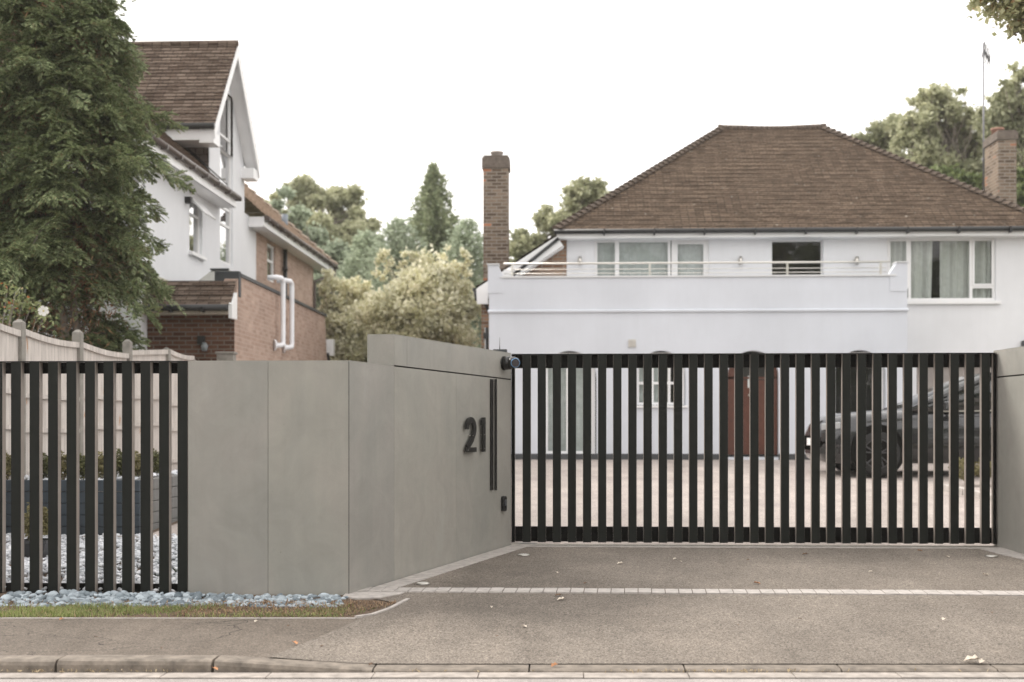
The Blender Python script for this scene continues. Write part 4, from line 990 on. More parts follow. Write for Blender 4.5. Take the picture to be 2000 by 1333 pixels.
# small lamp and camera on dark brick
mb = MB(); c = atY(394, 665, YG); mb.box(c.x - .06, c.x + .06, YG - .07, YG - .003, c.z - .07, c.z + .07); mb.build('security_sensor', M_BLACK, lh)
mb = MB(); c = atY(404, 677, YG); mb.tube([(c.x, YG - .003, c.z), (c.x, YG - .12, c.z)], .03, 10); mb.tube([(c.x, YG - .14, c.z + .06), (c.x, YG - .14, c.z), (c.x, YG - .14, c.z - .09)], [.03, .06, .045], 12); mb.build('lamp', plain('grey_lamp', (.2, .22, .23), .4), lh)
mb = MB(); c = atY(440, 697, YG - .6); mb.box(c.x - .12, c.x + .16, YG - .7, YG - .5, c.z - .6, c.z + .04); mb.box(c.x - .14, c.x + .18, YG - .72, YG - .48, c.z + .042, c.z + .08); tag(mb.build('meter_box', M_CPOST, None, bevel=.006), 'small pale box with a lid in front of the dark brick garage', 'box')

# ------------------------------------------------------------------ timber fence running back at left
XF = -6.2
tf = thing('timber_fence', 'weathered timber panel fence with concrete posts running back behind the planter', 'fence', (XF, 15, base(15)))
ppx = [37.6, 152, 249, 325]
pY = [atX(p, 650, XF).y for p in ppx]; sp = (pY[3] - pY[0]) / 3
pY = [pY[0] - 2 * sp, pY[0] - sp] + pY + [20.35]
ptop = [1.62, 1.42, atX(37.6, 623.7, XF).z - CZ, atX(152, 644, XF).z - CZ, atX(249, 663, XF).z - CZ, atX(325, 679, XF).z - CZ, atX(374, 700, XF).z - CZ]
for y, zt_ in zip(pY, ptop):
    z = CZ + zt_; mb = MB(); w_ = .055
    mb.box(XF - w_, XF + w_, y - w_, y + w_, base(y) - .3, z - .04)
    mb.add([(XF - w_, y - w_, z - .0401), (XF + w_, y - w_, z - .0401), (XF + w_, y + w_, z - .0401), (XF - w_, y + w_, z - .0401), (XF - .02, y, z), (XF + .02, y, z)], [(0, 1, 5, 4), (1, 2, 5), (2, 3, 4, 5), (3, 0, 4)])
    mb.build('post', M_CPOST, tf, bevel=.004)
ends = [(1.42, 1.30), (1.30, 1.10), (atX(44, 643, XF).z - CZ, atX(143, 668, XF).z - CZ), (atX(158, 669, XF).z - CZ, atX(241, 690, XF).z - CZ), (atX(254, 685, XF).z - CZ, atX(321, 683, XF).z - CZ), (atX(330, 683, XF).z - CZ, atX(372, 695, XF).z - CZ)]
for i, (za, zb_) in enumerate(ends):
    ya, yb_ = pY[i] + .056, pY[i + 1] - .056; n = 8
    mb = MB(); sag = -.03 if i != 4 else .0
    top = [(ya + (yb_ - ya) * k / n, CZ + za + (zb_ - za) * k / n + sag * math.sin(math.pi * k / n)) for k in range(n + 1)]
    for (a, b) in zip(top, top[1:]):
        z0 = base((ya + yb_) / 2) + .02
        mb.quad((XF + .012, a[0], z0), (XF + .012, b[0], z0), (XF + .012, b[0], b[1] - .05), (XF + .012, a[0], a[1] - .05))
        mb.quad((XF - .012, a[0], z0), (XF - .012, b[0], z0), (XF - .012, b[0], b[1] - .05), (XF - .012, a[0], a[1] - .05))
    mb.build('fence_panel', M_TIMBER, tf, recalc=False)
    mb = MB()
    for (a, b) in zip(top, top[1:]): mb.beam((XF + .02, a[0], a[1] - .035), (XF + .02, b[0], b[1] - .035), .05, .07)
    for h in (.40, .0, -.5):
        zz = CZ + h + .04 * math.sin(i * 2.1); mb.beam((XF + .032, ya, zz), (XF + .032, yb_, zz + (zb_ - za) * .2), .035, .05)
    mb.build('rail', M_TIMBER, tf)

# ------------------------------------------------------------------ garden: planter, pot, pebbles
M_PEB = leafmat('blue_grey_pebble', (.11, .14, .165), (.44, .50, .55), 0.0, pscale=16)
M_PEBW = leafmat('pale_pebble', (.40, .42, .46), (.72, .74, .78), 0.0)
def ico(sub):
    import bmesh
    bm = bmesh.new(); bmesh.ops.create_icosphere(bm, subdivisions=sub, radius=1); v = np.array([x.co[:] for x in bm.verts]); f = np.array([[q.index for q in x.verts] for x in bm.faces]); bm.free(); return v, f
def pebbles(name, P, S, mat, sub=2):
    v, f = ico(sub); n = len(P); nv = len(v)
    V = np.zeros((n, nv, 3))
    for i in range(n):
        s_ = S[i] * np.array([1, RS.uniform(.6, .95), RS.uniform(.45, .7)])
        d = RS.normal(size=3); d /= np.linalg.norm(d); bump_ = 1 + .13 * np.sin(v @ d * 2.5 + RS.uniform(0, 6))[:, None] + .06 * np.sin(v @ RS.normal(size=3) * 3)[:, None]
        w = v * bump_ * s_
        a, b, c = RS.uniform(0, 6.3), RS.normal() * .35, RS.normal() * .35
        ca, sa = math.cos(a), math.sin(a); cb, sb = math.cos(b), math.sin(b); cc, scc = math.cos(c), math.sin(c)
        R = np.array([[ca, -sa, 0], [sa, ca, 0], [0, 0, 1]]) @ np.array([[cb, 0, sb], [0, 1, 0], [-sb, 0, cb]]) @ np.array([[1, 0, 0], [0, cc, -scc], [0, scc, cc]])
        V[i] = w @ R.T + P[i]
    F = (f[None] + (np.arange(n) * nv)[:, None, None]).reshape(-1, 3)
    return fast_mesh(name, V.reshape(-1, 3), F, mat, None, True)
n = 980
px_ = RS.uniform(-4.3, A.x + .02, n); py_ = RS.uniform(8.95, 9.42, n)
S_ = RS.uniform(.012, .036, n); S_[RS.rand(n) < .12] *= 1.6
keep = ~((px_ > -2.62) & (py_ > 9.41)); px_, py_, S_ = px_[keep], py_[keep], S_[keep]
slope = np.clip((py_ - 9.08) / .3, 0, 1)
taper = np.clip((A.x + .1 - px_) / 1.2, .35, 1); left = (px_ < -2.6) * 1.0
Zp = np.array([base(y) for y in py_]) - S_ * .15 + slope * .010 * taper * RS.rand(len(S_)) + left * slope * .015 * RS.rand(len(S_))
stuff(pebbles('cobbles', np.stack([px_, py_, Zp], 1), S_, M_PEB, 2), 'blue grey rounded cobbles heaped along the foot of the slat fence and wall', 'cobbles')
n = 6800
px_ = RS.uniform(-6.1, -2.5, n); py_ = 9.5 + 3.3 * RS.rand(n) ** 1.0; S_ = RS.uniform(.02, .034, n)
keep = ~((px_ > -2.75) & (py_ < 9.75)) & (px_ < -2.4 - (py_ - 9.45) * .32); px_, py_, S_ = px_[keep], py_[keep], S_[keep]
Zp = np.array([base(y) for y in py_]) + S_ * .4 + RS.rand(len(S_)) * .02
stuff(pebbles('garden_pebbles', np.stack([px_, py_, Zp], 1), S_, M_PEBW, 1), 'pale grey pebbles covering the garden behind the slat fence', 'pebbles')
# sleepers planter
PY = 12.9; pcx = atY(272, 1000, PY).x; pzt = atY(200, 938, PY).z; pzb = base(PY) - .03
pl = thing('raised_planter', 'dark blue grey timber sleeper planter behind the slat fence', 'planter', (pcx - .8, PY, base(PY)))
nb = 5; hh = (pzt - pzb) / nb
for i in range(nb):
    mb = MB(); mb.box(-6.1, pcx, PY + random.uniform(-.004, .004), PY + .1, pzb + i * hh + .003, pzb + (i + 1) * hh - .003); mb.build('sleeper', M_SLEEP, pl, bevel=.006)
    mb = MB(); mb.box(pcx - .1, pcx - .003 + random.uniform(-.003, .002), PY + .104, PY + 2.6, pzb + i * hh + .003, pzb + (i + 1) * hh - .003); mb.build('sleeper', M_SLEEPG, pl, bevel=.006)
mb = MB(); mb.box(-6.1, pcx - .1, PY + .1, PY + 2.6, pzt - .12, pzt - .05); mb.build('soil', M_SOIL, pl)
n = 1400; px_ = RS.uniform(-6.0, pcx - .12, n); py_ = RS.uniform(PY + .12, PY + 2.4, n)
stuff(pebbles('planter_pebbles', np.stack([px_, py_, np.full(n, pzt - .03) + RS.rand(n) * .02 + .03 * np.sin(px_ * 5)], 1), RS.uniform(.02, .035, n), M_PEBW, 1), 'pale pebbles topping the timber planter', 'pebbles')
# paving by the planter and edging
mb = MB(); mb.box(-6.1, -3.55, 12.62, 12.72, base(12.6) - .05, base(12.7) + .03); struct(mb.build('garden_edging', M_PAVB))
mb = MB(); mb.prism([(pcx + .12, 12.75, base(12.75) + .02), (-3.7, 12.75, base(12.75) + .02), (-3.75, 17, base(17) + .02), (pcx + .12, 17, base(17) + .02)], (0, 0, -.05)); struct(mb.build('garden_path', M_GRAVD))

M_BOX = leafmat('box_shrub_leaf', (.05, .06, .02), (.16, .16, .07), .3)
M_BOX2 = leafmat('olive_shrub_leaf', (.12, .11, .04), (.28, .25, .13), .3)
def bush(parent_or_none, c, r, n, size, mat, name='foliage'):
    d = RS.normal(size=(n, 3)); d /= np.linalg.norm(d, axis=1)[:, None]; rad = RS.rand(n) ** .4
    P_ = d * rad[:, None] * np.array(r) * (1 + .25 * np.sin(d[:, :1] * 5 + d[:, 2:] * 4)) + np.array(c)
    V, F = leafquads(P_, RS.uniform(.7, 1.3, n) * size, 1.3, .7)
    return fast_mesh(name, V, F, mat, parent_or_none)
words = ['leftmost', 'second', 'third', 'fourth', 'fifth', 'sixth', 'seventh', 'rightmost']
for i, px in enumerate((14, 90, 125, 163, 200, 236, 268, 306)):
    yy = PY + .45 + .0 * i + (.8 if i > 6 else 0); c = atY(px, 915, yy)
    t = thing('box_shrub', f'small rounded green shrub in the planter, {words[i]} of the row' + ('' if i in (0, 7) else ' from the left'), 'shrub', (c.x, yy, pzt - .05), 'small shrubs in the timber planter')
    h_ = random.uniform(.13, .17); bush(t, (c.x, yy, pzt + .05 + h_ * .6), (.085, .085, h_), 700, .03, M_BOX if i % 2 else M_BOX2)
    mb = MB(); mb.tube([(c.x, yy, pzt - .05), (c.x + .01, yy, pzt + .12)], .008, 5); mb.build('stem', M_TRUNK, t)
for (pxa, lb) in ((73, 'clipped shrub in a tall dark pot on the pebbles behind the slats'),):
    pp_ = atY(pxa, 1110, 10.9); YP = 11.2; c = atY(pxa, 1050, YP); zb_ = base(YP); zt_ = atY(pxa, 1054, YP).z
    t = thing('potted_shrub', lb, 'potted plant', (c.x, YP, zb_))
    mb = MB(); vs = []
    for (z, hw) in ((zb_ - .0, .085), (zt_ - .03, .125), (zt_ - .029, .14), (zt_, .14), (zt_, .12), (zt_ - .03, .118)): vs += [(c.x - hw, YP - hw, z), (c.x + hw, YP - hw, z), (c.x + hw, YP + hw, z), (c.x - hw, YP + hw, z)]
    mb.add(vs, [(i * 4 + k, i * 4 + (k + 1) % 4, i * 4 + 4 + (k + 1) % 4, i * 4 + 4 + k) for i in range(5) for k in range(4)] + [(0, 1, 2, 3), (20, 21, 22, 23)]); mb.build('pot', plain('dark_pot', (.035, .038, .042), .35, .1, 5), t)
    bush(t, (c.x, YP, zt_ + .17), (.12, .12, .17), 1600, .03, M_BOX2)

# rose bush
M_ROSEL = leafmat('rose_leaf', (.15, .19, .07), (.32, .34, .18), .4, (.45, .16, .06))
M_PETAL = leafmat('white_petal', (.75, .73, .70), (.85, .83, .80), .4)
RYb = 14.3
t = thing('rose_bush', 'climbing rose with one open white flower above the timber fence', 'rose', (-7.0, RYb, base(RYb)))
mb = MB(); LP = []
for (px, py) in ((10, 600), (30, 570), (45, 590), (60, 600), (15, 560), (75, 610), (-20, 590), (25, 585), (5, 625), (84, 622)):
    c = atY(px, py, RYb + random.uniform(-.1, .2)); b = Vector((-6.55 + random.uniform(-.3, .1), RYb, base(RYb)))
    if py < 640: b = b.lerp(c, .0)
    m1 = b.lerp(c, .6) + Vector((-.1, 0, .15)); mb.tube([b, m1, c], [.008, .006, .003], 5)
    for k in range(34): LP.append(c + Vector((random.gauss(0, .07), random.gauss(0, .07), random.gauss(0, .055))))
mb.build('stem', M_TRUNKG, t)
V, F = leafquads(np.array([p[:] for p in LP]), RS.uniform(.03, .055, len(LP)), 1.3, .8); fast_mesh('foliage', V, F, M_ROSEL, t)
fc = atY(85, 608, RYb - .2); fl = MB()
vd = Vector((.25, -.95, .12)).normalized(); a1 = vd.cross(Vector((0, 0, 1))).normalized(); a2 = a1.cross(vd)
for k in range(6):
    an = k * math.pi / 3 + .3; d_ = a1 * math.cos(an) + a2 * math.sin(an); e_ = a1 * -math.sin(an) + a2 * math.cos(an)
    pts_ = [fc, fc + d_ * .03 - e_ * .022 + vd * .008, fc + d_ * .058 - e_ * .022 + vd * .012, fc + d_ * .064 + vd * .006, fc + d_ * .058 + e_ * .022 + vd * .014, fc + d_ * .03 + e_ * .022 + vd * .01]
    fl.poly([p + vd * (.003 * (k % 2)) for p in pts_])
fl.build('flower', M_PETAL, t, recalc=False)
mb = MB(); mb.tube([fc + vd * .006, fc + vd * .014], [.012, .008], 8); mb.build('flower_centre', plain('yellow_stamen', (.6, .5, .25), .8), t)

# ------------------------------------------------------------------ grass and leaves on the ground
n = 17000
gx = RS.uniform(-4.4, -1.12, n); gy = 8.575 + RS.rand(n) ** 1.15 * .55
lim = np.where(gx > -1.5, 8.6 + (gx + 1.5) * 1.7 + (gx > -1.26) * 2, 8.57)
dens = np.clip(1.25 * np.sin(gx * 3.1 + 1.3 * np.sin(gy * 9)) + 1.15, .12, 1) * np.where(gx > -2.45, .38, 1.0) * np.where(gx > -1.55, .3, 1.0) * np.where((gx > -2.75) & (gx < -2.45), .45, 1.0) * np.where(gy > 8.98, .5, 1)
keep = (gy > lim) & (RS.rand(n) < dens) & (gy < 8.97 + .03 * np.sin(gx * 7)); gx, gy = gx[keep], gy[keep]; n = len(gx)
h = RS.uniform(.012, .042, n) * np.where(gx > -2.45, .8, 1) * (1 + .4 * np.sin(gx * 9) * np.sin(gy * 20)); an = RS.uniform(0, 6.28, n)
b0 = np.stack([gx, gy, np.array([base(y) for y in gy])], 1); side = np.stack([np.cos(an), np.sin(an), 0 * an], 1) * .0028; lean = np.stack([RS.normal(size=n) * .014, RS.normal(size=n) * .014, h], 1)
V = np.stack([b0 - side, b0 + side, b0 + lean * .6 + side * .7, b0 + lean], 1).reshape(-1, 3); F = np.arange(4 * n).reshape(n, 4)
def grassmat():
    m = leafmat('verge_grass_blade', (.16, .21, .06), (.37, .41, .17), .35, (.50, .40, .24), pscale=3); t = m.node_tree
    return m
stuff(fast_mesh('grass', V, F, grassmat()), 'short green and browning grass on the verge in front of the cobbles', 'grass')
n = 2600; gx = np.concatenate([RS.uniform(-2.75, -1.15, n), RS.uniform(-4.2, -2.75, 500)]); gy = RS.uniform(8.62, 9.14, len(gx)); n = len(gx)
P_ = np.stack([gx, gy, np.array([base(y) for y in gy]) + .006 + RS.rand(n) * .012], 1); keep = (gx < -1.5) | ((gy > 8.62 + (gx + 1.5) * 1.7) & (gx < -1.24)); P_ = P_[keep]
V, F = leafquads(P_, RS.uniform(.015, .04, len(P_)), 1.2, .22, flat=.8)
stuff(fast_mesh('dry_litter', V, F, leafmat('dry_brown_litter', (.20, .12, .07), (.42, .29, .18), .2)), 'brown dry litter over the bare end of the verge', 'litter')
# weeds and debris along kerb
n = 1500; gx = RS.uniform(-4, 5, n); near = np.abs(np.sin(gx * 1.7) * np.sin(gx * .7 + 1)); keep = RS.rand(n) < near ** 2; gx = gx[keep]; n = len(gx)
P_ = np.stack([gx, 7.165 + RS.normal(size=n) * .012, np.full(n, RZ + .014) + RS.rand(n) * .012], 1)
V, F = leafquads(P_, RS.uniform(.008, .028, n), 1.2, .3)
stuff(fast_mesh('kerb_litter', V, F, leafmat('kerb_debris', (.22, .17, .10), (.48, .38, .24), .2)), 'bits of dry grass and leaf litter in the kerb channel', 'litter')
LEAVM = [plain('dry_leaf_orange', (.42, .20, .09), .8, .3, 60), plain('dry_leaf_brown', (.13, .08, .05), .8, .3, 60), plain('dry_leaf_pale', (.62, .55, .46), .8, .2, 60)]
leafspots = [(1211, 1104, 2, .03, 'pale curled leaf on the asphalt right of centre below the gate'), (1318, 1095, 2, .02, 'tiny pale leaf bit above the sett strip, second gate-side bit from the wall'), (1461, 1097, 1, .018, 'small dark leaf bit left of the dark brown curled leaf below the gate'), (1572, 1086, 1, .03, 'dark brown curled leaf on the driveway below the middle of the gate'), (1479, 1143, 0, .03, 'orange dry leaf just above the sett strip right of centre'),
             (1797, 1079, 0, .026, 'orange leaf near the right foot of the gate'), (1851, 1091, 2, .024, 'pale leaf bit left of the in-ground light at the right wall'), (1925, 1126, 2, .028, 'pale leaf bit in front of the in-ground light at the right wall'), (1088, 1122, 2, .02, 'small pale bit between the gate foot and the dark debris by the setts'), (1143, 1143, 1, .02, 'small dark bit just above the sett strip near its left part'), (1090, 1167, 1, .028, 'dark cone shaped debris just below the sett strip'), (1096, 1175, 2, .034, 'pale flat leaf below the dark debris under the sett strip'),
             (1024, 1228, 2, .024, 'pale leaf bit in the middle of the lower driveway, left of centre'), (971, 1247, 1, .012, 'tiny dark bit left of the pale leaf on the lower driveway'), (1843, 1214, 2, .026, 'pale leaf lying alone toward the right of the driveway'), (1937, 1201, 1, .018, 'dark bit right of the lone pale leaf at the driveway\'s right'), (1898, 1294, 2, .05, 'torn pale leaf near the low kerb at the right'), (1918, 1298, 2, .032, 'smaller pale leaf beside the torn one near the low kerb'), (1083, 1305, 0, .03, 'orange bit of leaf on the low kerb at centre'),
             (576, 1261, 0, .032, 'orange dry leaf on the cracked footway'), (629, 1267, 1, .016, 'dark bit right of the orange leaf where footway meets driveway'), (563, 1227, 1, .014, 'dark bit above the orange leaf at the end of the footway'), (188, 1249, 1, .014, 'dark bit on the footway below the slat fence'), (316, 1271, 1, .014, 'dark bit on the footway close to the high kerb'), (1563, 1213, 1, .016, 'dark bit on the lower driveway below the parked car'), (1441, 1225, 1, .012, 'tiny dark bit on the lower driveway below the red door'), (1700, 1120, 2, .018, 'pale bit above the sett strip below the parked car'), (500, 1218, 2, .02, 'pale bit on the footway below the joint of the grey wall'), (120, 1214, 0, .022, 'orange bit at the grass edge below the slat fence'), (420, 1312, 0, .026, 'orange leaf at the foot of the high kerb by its joint'), (725, 1303, 1, .022, 'dark bit where the kerb has dropped low'), (1330, 1100, 2, .016, 'tiny pale bit beside another pale bit above the setts'), (960, 1190, 2, .018, 'pale bit just below the left part of the sett strip')]
for (px, py, mi, sz, lb) in leafspots:
    r = ray(px, py); Y = 10.
    for _ in range(40): Y = .5 * Y + .5 * r.y * ((G(r.x / r.y * Y, Y) - CZ) / r.z)
    p = Vector((r.x / r.y * Y, Y, G(r.x / r.y * Y, Y) + .014)); a = random.uniform(0, 3.1); u_ = Vector((math.cos(a), math.sin(a), .1)); v_ = Vector((-math.sin(a), math.cos(a), .15))
    mb = MB(); k = sz
    for s_ in (-1, 1):
        mb.add([p - u_ * k, p - u_ * k * .3 + v_ * s_ * k * .55 + Vector((0, 0, k * .4)), p + u_ * k * .2 + v_ * s_ * k * .35 + Vector((0, 0, k * .25)), p + u_ * k * .55 + v_ * s_ * k * .5 + Vector((0, 0, k * .45)), p + u_ * k, p + Vector((0, 0, .002))], [(0, 1, 2, 5), (5, 2, 3, 4)])
    o = mb.build('fallen_leaf', LEAVM[mi], None, recalc=False); tag(o, lb or ['tiny orange dry leaf bit on the asphalt', 'tiny dark leaf bit on the asphalt', 'tiny pale leaf bit on the asphalt'][mi], 'leaf', 'fallen leaves on the driveway and footway')

# ------------------------------------------------------------------ car behind the gate
CY = 19.9; cx0 = atY(1577, 800, CY).x + .24; cz = base(CY + .8) + .008; CH = atY(1860, 727, CY + .3).z - cz; CL = 4.75; CW = .93
M_CAR = newmat('dark_graphite_paint')
M_CAR[2].inputs['Base Color'].default_value = (.01, .011, .013, 1); M_CAR[2].inputs['Metallic'].default_value = .4; M_CAR[2].inputs['Roughness'].default_value = .22; M_CAR[2].inputs['Coat Weight'].default_value = 1.0; M_CAR[2].inputs['Coat Roughness'].default_value = .05
_n = noise(M_CAR[1], pos(M_CAR[1]), 300, 2); M_CAR[1].links.new(ramp(M_CAR[1], _n, [(.3, (.013, .014, .016)), (.7, (.026, .028, .031))]), M_CAR[2].inputs['Base Color'])
M_CAR = M_CAR[0]
M_TYRE = plain('tyre_rubber', (.014, .014, .014), .85, .2, 20)
M_RIM = plain('dark_alloy', (.10, .10, .105), .3, .1, 10, metal=.8)
M_CGLASS = plain('tinted_glass', (.01, .013, .013), .04, .1, 5, spec=.9)
car = thing('parked_car', 'dark grey car parked side on behind the gate slats', 'car', (cx0 + CL / 2, CY + CW, cz))
yc = CY + CW
def carloft(st, mats, name):
    # st: list of (x, [(halfwidth, z), ...]) half sections bottom to top
    mb = MB(); m = len(st[0][1])
    rings = []
    for x, sec in st:
        full = [(cx0 + x, yc - w, cz + z) for w, z in sec] + [(cx0 + x, yc + w, cz + z) for w, z in reversed(sec)]
        rings.append(full)
    k = 2 * m; vs = [v for r in rings for v in r]
    fs = [(i * k + j, i * k + (j + 1) % k, (i + 1) * k + (j + 1) % k, (i + 1) * k + j) for i in range(len(st) - 1) for j in range(k)]
    mb.add(vs, fs, 0, True); mb.poly(rings[0]); mb.poly(rings[-1][::-1])
    return mb.build(name, mats, car)
def sec(w, zb, zs, zt, tw): return [(w * .86, zb), (w * .97, zb + .1), (w, zb + .3), (w * .995, zs - .26), (w * .975, zs - .15), (w * .935, zs - .06), (w * .87, zs + .005), (min(tw, w * .75), zt)]
H_ = CH
bs = [(0.0, sec(.58, .34, .66, .70, .3)), (.06, sec(.74, .26, .78, .84, .4)), (.2, sec(.86, .2, .90, .955, .5)), (.5, sec(.91, .2, .95, 1.02, .55)), (1.0, sec(.93, .2, .98, 1.065, .6)), (1.45, sec(.93, .2, 1.0, 1.085, .6)), (1.9, sec(.93, .2, 1.01, 1.06, .7)), (2.8, sec(.93, .2, 1.03, 1.06, .7)), (3.6, sec(.93, .2, 1.05, 1.08, .7)), (4.3, sec(.92, .22, 1.06, 1.10, .7)), (4.6, sec(.86, .3, 1.02, 1.06, .6)), (4.75, sec(.74, .4, .86, .9, .5))]
carloft(bs, M_CAR, 'body')
gs = [(1.42, [(.80, 1.03), (.78, 1.06), (.60, 1.07)]), (1.75, [(.83, 1.03), (.77, 1.20), (.62, 1.27)]), (2.25, [(.84, 1.03), (.72, 1.40), (.58, 1.50)]), (2.7, [(.84, 1.03), (.69, H_ - .09), (.52, H_ - .015)]), (3.4, [(.84, 1.03), (.68, H_ - .08), (.52, H_)]), (4.0, [(.83, 1.03), (.67, H_ - .13), (.5, H_ - .05)]), (4.45, [(.80, 1.03), (.70, 1.3), (.5, 1.34)]), (4.7, [(.74, 1.03), (.66, 1.08), (.5, 1.09)])]
carloft(gs, M_CGLASS, 'window')
# painted roof, pillars and belt line
rm = MB()
for side_ in (-1, 1):
    def gp(x, w, z): return Vector((cx0 + x, yc + side_ * w, cz + z))
    up = [(1.38, .82, 1.06), (1.75, .785, 1.21), (2.25, .735, 1.41), (2.7, .70, H_ - .075), (3.4, .69, H_ - .065), (4.0, .68, H_ - .12), (4.45, .71, 1.30), (4.72, .68, 1.08)]
    for a, b in zip(up, up[1:]): rm.beam(gp(*a), gp(*b), .05, .05)
    rm.beam(gp(3.05, .845, 1.02), gp(3.0, .695, H_ - .08), .05, .07); rm.beam(gp(3.95, .84, 1.02), gp(3.85, .69, H_ - .1), .05, .08); rm.beam(gp(2.0, .845, 1.02), gp(2.05, .76, 1.34), .03, .035)
for a, b in zip(gs[3:6], gs[4:7]):
    rm.quad((cx0 + a[0], yc - a[1][2][0] - .1, cz + a[1][2][1] + .003), (cx0 + a[0], yc + a[1][2][0] + .1, cz + a[1][2][1] + .003), (cx0 + b[0], yc + b[1][2][0] + .1, cz + b[1][2][1] + .003), (cx0 + b[0], yc - b[1][2][0] - .1, cz + b[1][2][1] + .003))
rm.build('roof', M_CAR, car)
tr_ = MB(); tr_.beam((cx0 + 1.9, yc - .915, cz + 1.035), (cx0 + 4.2, yc - .915, cz + 1.07), .012, .02); tr_.build('window_trim', M_STEEL, car)
mr = MB(); mr.obox((cx0 + 1.98, yc - 1.03, cz + 1.12), (1, 0, 0), (0, 1, 0), (0, 0, 1), .11, .09, .07); mr.beam((cx0 + 2.0, yc - .96, cz + 1.08), (cx0 + 2.02, yc - .86, cz + 1.04), .04, .04); mr.build('mirror', M_CAR, car, bevel=.03)
hl = MB(); hl.obox((cx0 + .17, yc - .77, cz + .80), Vector((1, -.75, .1)).normalized(), Vector((.75, 1, 0)).normalized(), (0, 0, 1), .16, .03, .055); hl.build('headlight', plain('headlight_glass', (.35, .36, .37), .08, .1, 5, spec=.9), car, bevel=.015)
npb = MB(); npb.box(cx0 - .015, cx0 - .002, yc - .26, yc + .26, cz + .48, cz + .60); npb.build('number_plate', M_WHITE, car)
bv = MB(); bv.obox((cx0 + .14, yc - .80, cz + .40), Vector((1, -.7, 0)).normalized(), Vector((.7, 1, 0)).normalized(), (0, 0, 1), .16, .02, .05); bv.build('bumper_vent', M_BLACK, car)
for wx in (.88, 3.8):
    for sy in (-1, 1):
        y_ = yc + sy * .80; R_ = .36
        ar = MB(); ar.tube([(cx0 + wx, yc + sy * .70, cz + .40), (cx0 + wx, yc + sy * .937, cz + .40)], .43, 36); ar.build('wheel_arch', M_RAIL, car)
        wl = MB(); pf = [(0, .24), (0, .33), (.02, .355), (.06, .36), (.18, .36), (.22, .35), (.24, .33), (.24, .24)]
        ring = []
        for k in range(36):
            a = 2 * math.pi * k / 36
            ring.append([(cx0 + wx + rr * math.cos(a), yc + sy * (.955 - dd), cz + .36 + rr * math.sin(a)) for dd, rr in pf])
        m = len(pf); wl.add([v for r in ring for v in r], [(i * m + j, i * m + j + 1, ((i + 1) % 36) * m + j + 1, ((i + 1) % 36) * m + j) for i in range(36) for j in range(m - 1)], 0, True)
        w_ = wl.build('wheel', M_TYRE, car)
        rmm = MB(); rmm.tube([(cx0 + wx, yc + sy * .90, cz + .36), (cx0 + wx, yc + sy * .945, cz + .36)], .05, 16)
        for k in range(36):
            a = 2 * math.pi * k / 36; b = a + 2 * math.pi / 36
            c0, s0_, c1, s1 = math.cos(a), math.sin(a), math.cos(b), math.sin(b); xx = cx0 + wx; zz = cz + .36; yo = yc + sy * .948; yi = yc + sy * .85
            rmm.quad((xx + .245 * c0, yo, zz + .245 * s0_), (xx + .245 * c1, yo, zz + .245 * s1), (xx + .225 * c1, yo, zz + .225 * s1), (xx + .225 * c0, yo, zz + .225 * s0_)); rmm.quad((xx + .225 * c0, yo, zz + .225 * s0_), (xx + .225 * c1, yo, zz + .225 * s1), (xx + .22 * c1, yi, zz + .22 * s1), (xx + .22 * c0, yi, zz + .22 * s0_))
        for k in range(5):
            a = 2 * math.pi * k / 5 + .3
            for da in (-.22, .22):
                rmm.beam((cx0 + wx + .04 * math.cos(a), yc + sy * .935, cz + .36 + .04 * math.sin(a)), (cx0 + wx + .235 * math.cos(a + da), yc + sy * .94, cz + .36 + .235 * math.sin(a + da)), .02, .026, up=(0, 1, 0))
        rmm.build('rim', M_RIM, w_)
# low hedge and kerbs right of the drive
t = thing('low_hedge', 'low green hedge inside the gate near the right wall', 'hedge', (7.0, 18.6, base(18.6)))
c = atY(1900, 915, 18.7)
for k in range(5): bush(t, (c.x - .1 + k * .32, 18.7, c.z - .0), (.2, .2, .14), 900, .04, M_BOX2)
mb = MB()
for i in range(9):
    a = atY(1845 + i * 22, 928 + i * 4.5, 18.0 - i * .35); b = atY(1845 + (i + 1) * 22 - 2, 928 + (i + 1) * 4.5, 18.0 - (i + 1) * .35)
    mb.beam((a.x, a.y, base(a.y) + .04), (b.x, b.y, base(b.y) + .04), .12, .1)
struct(mb.build('drive_kerb', M_PAVB))

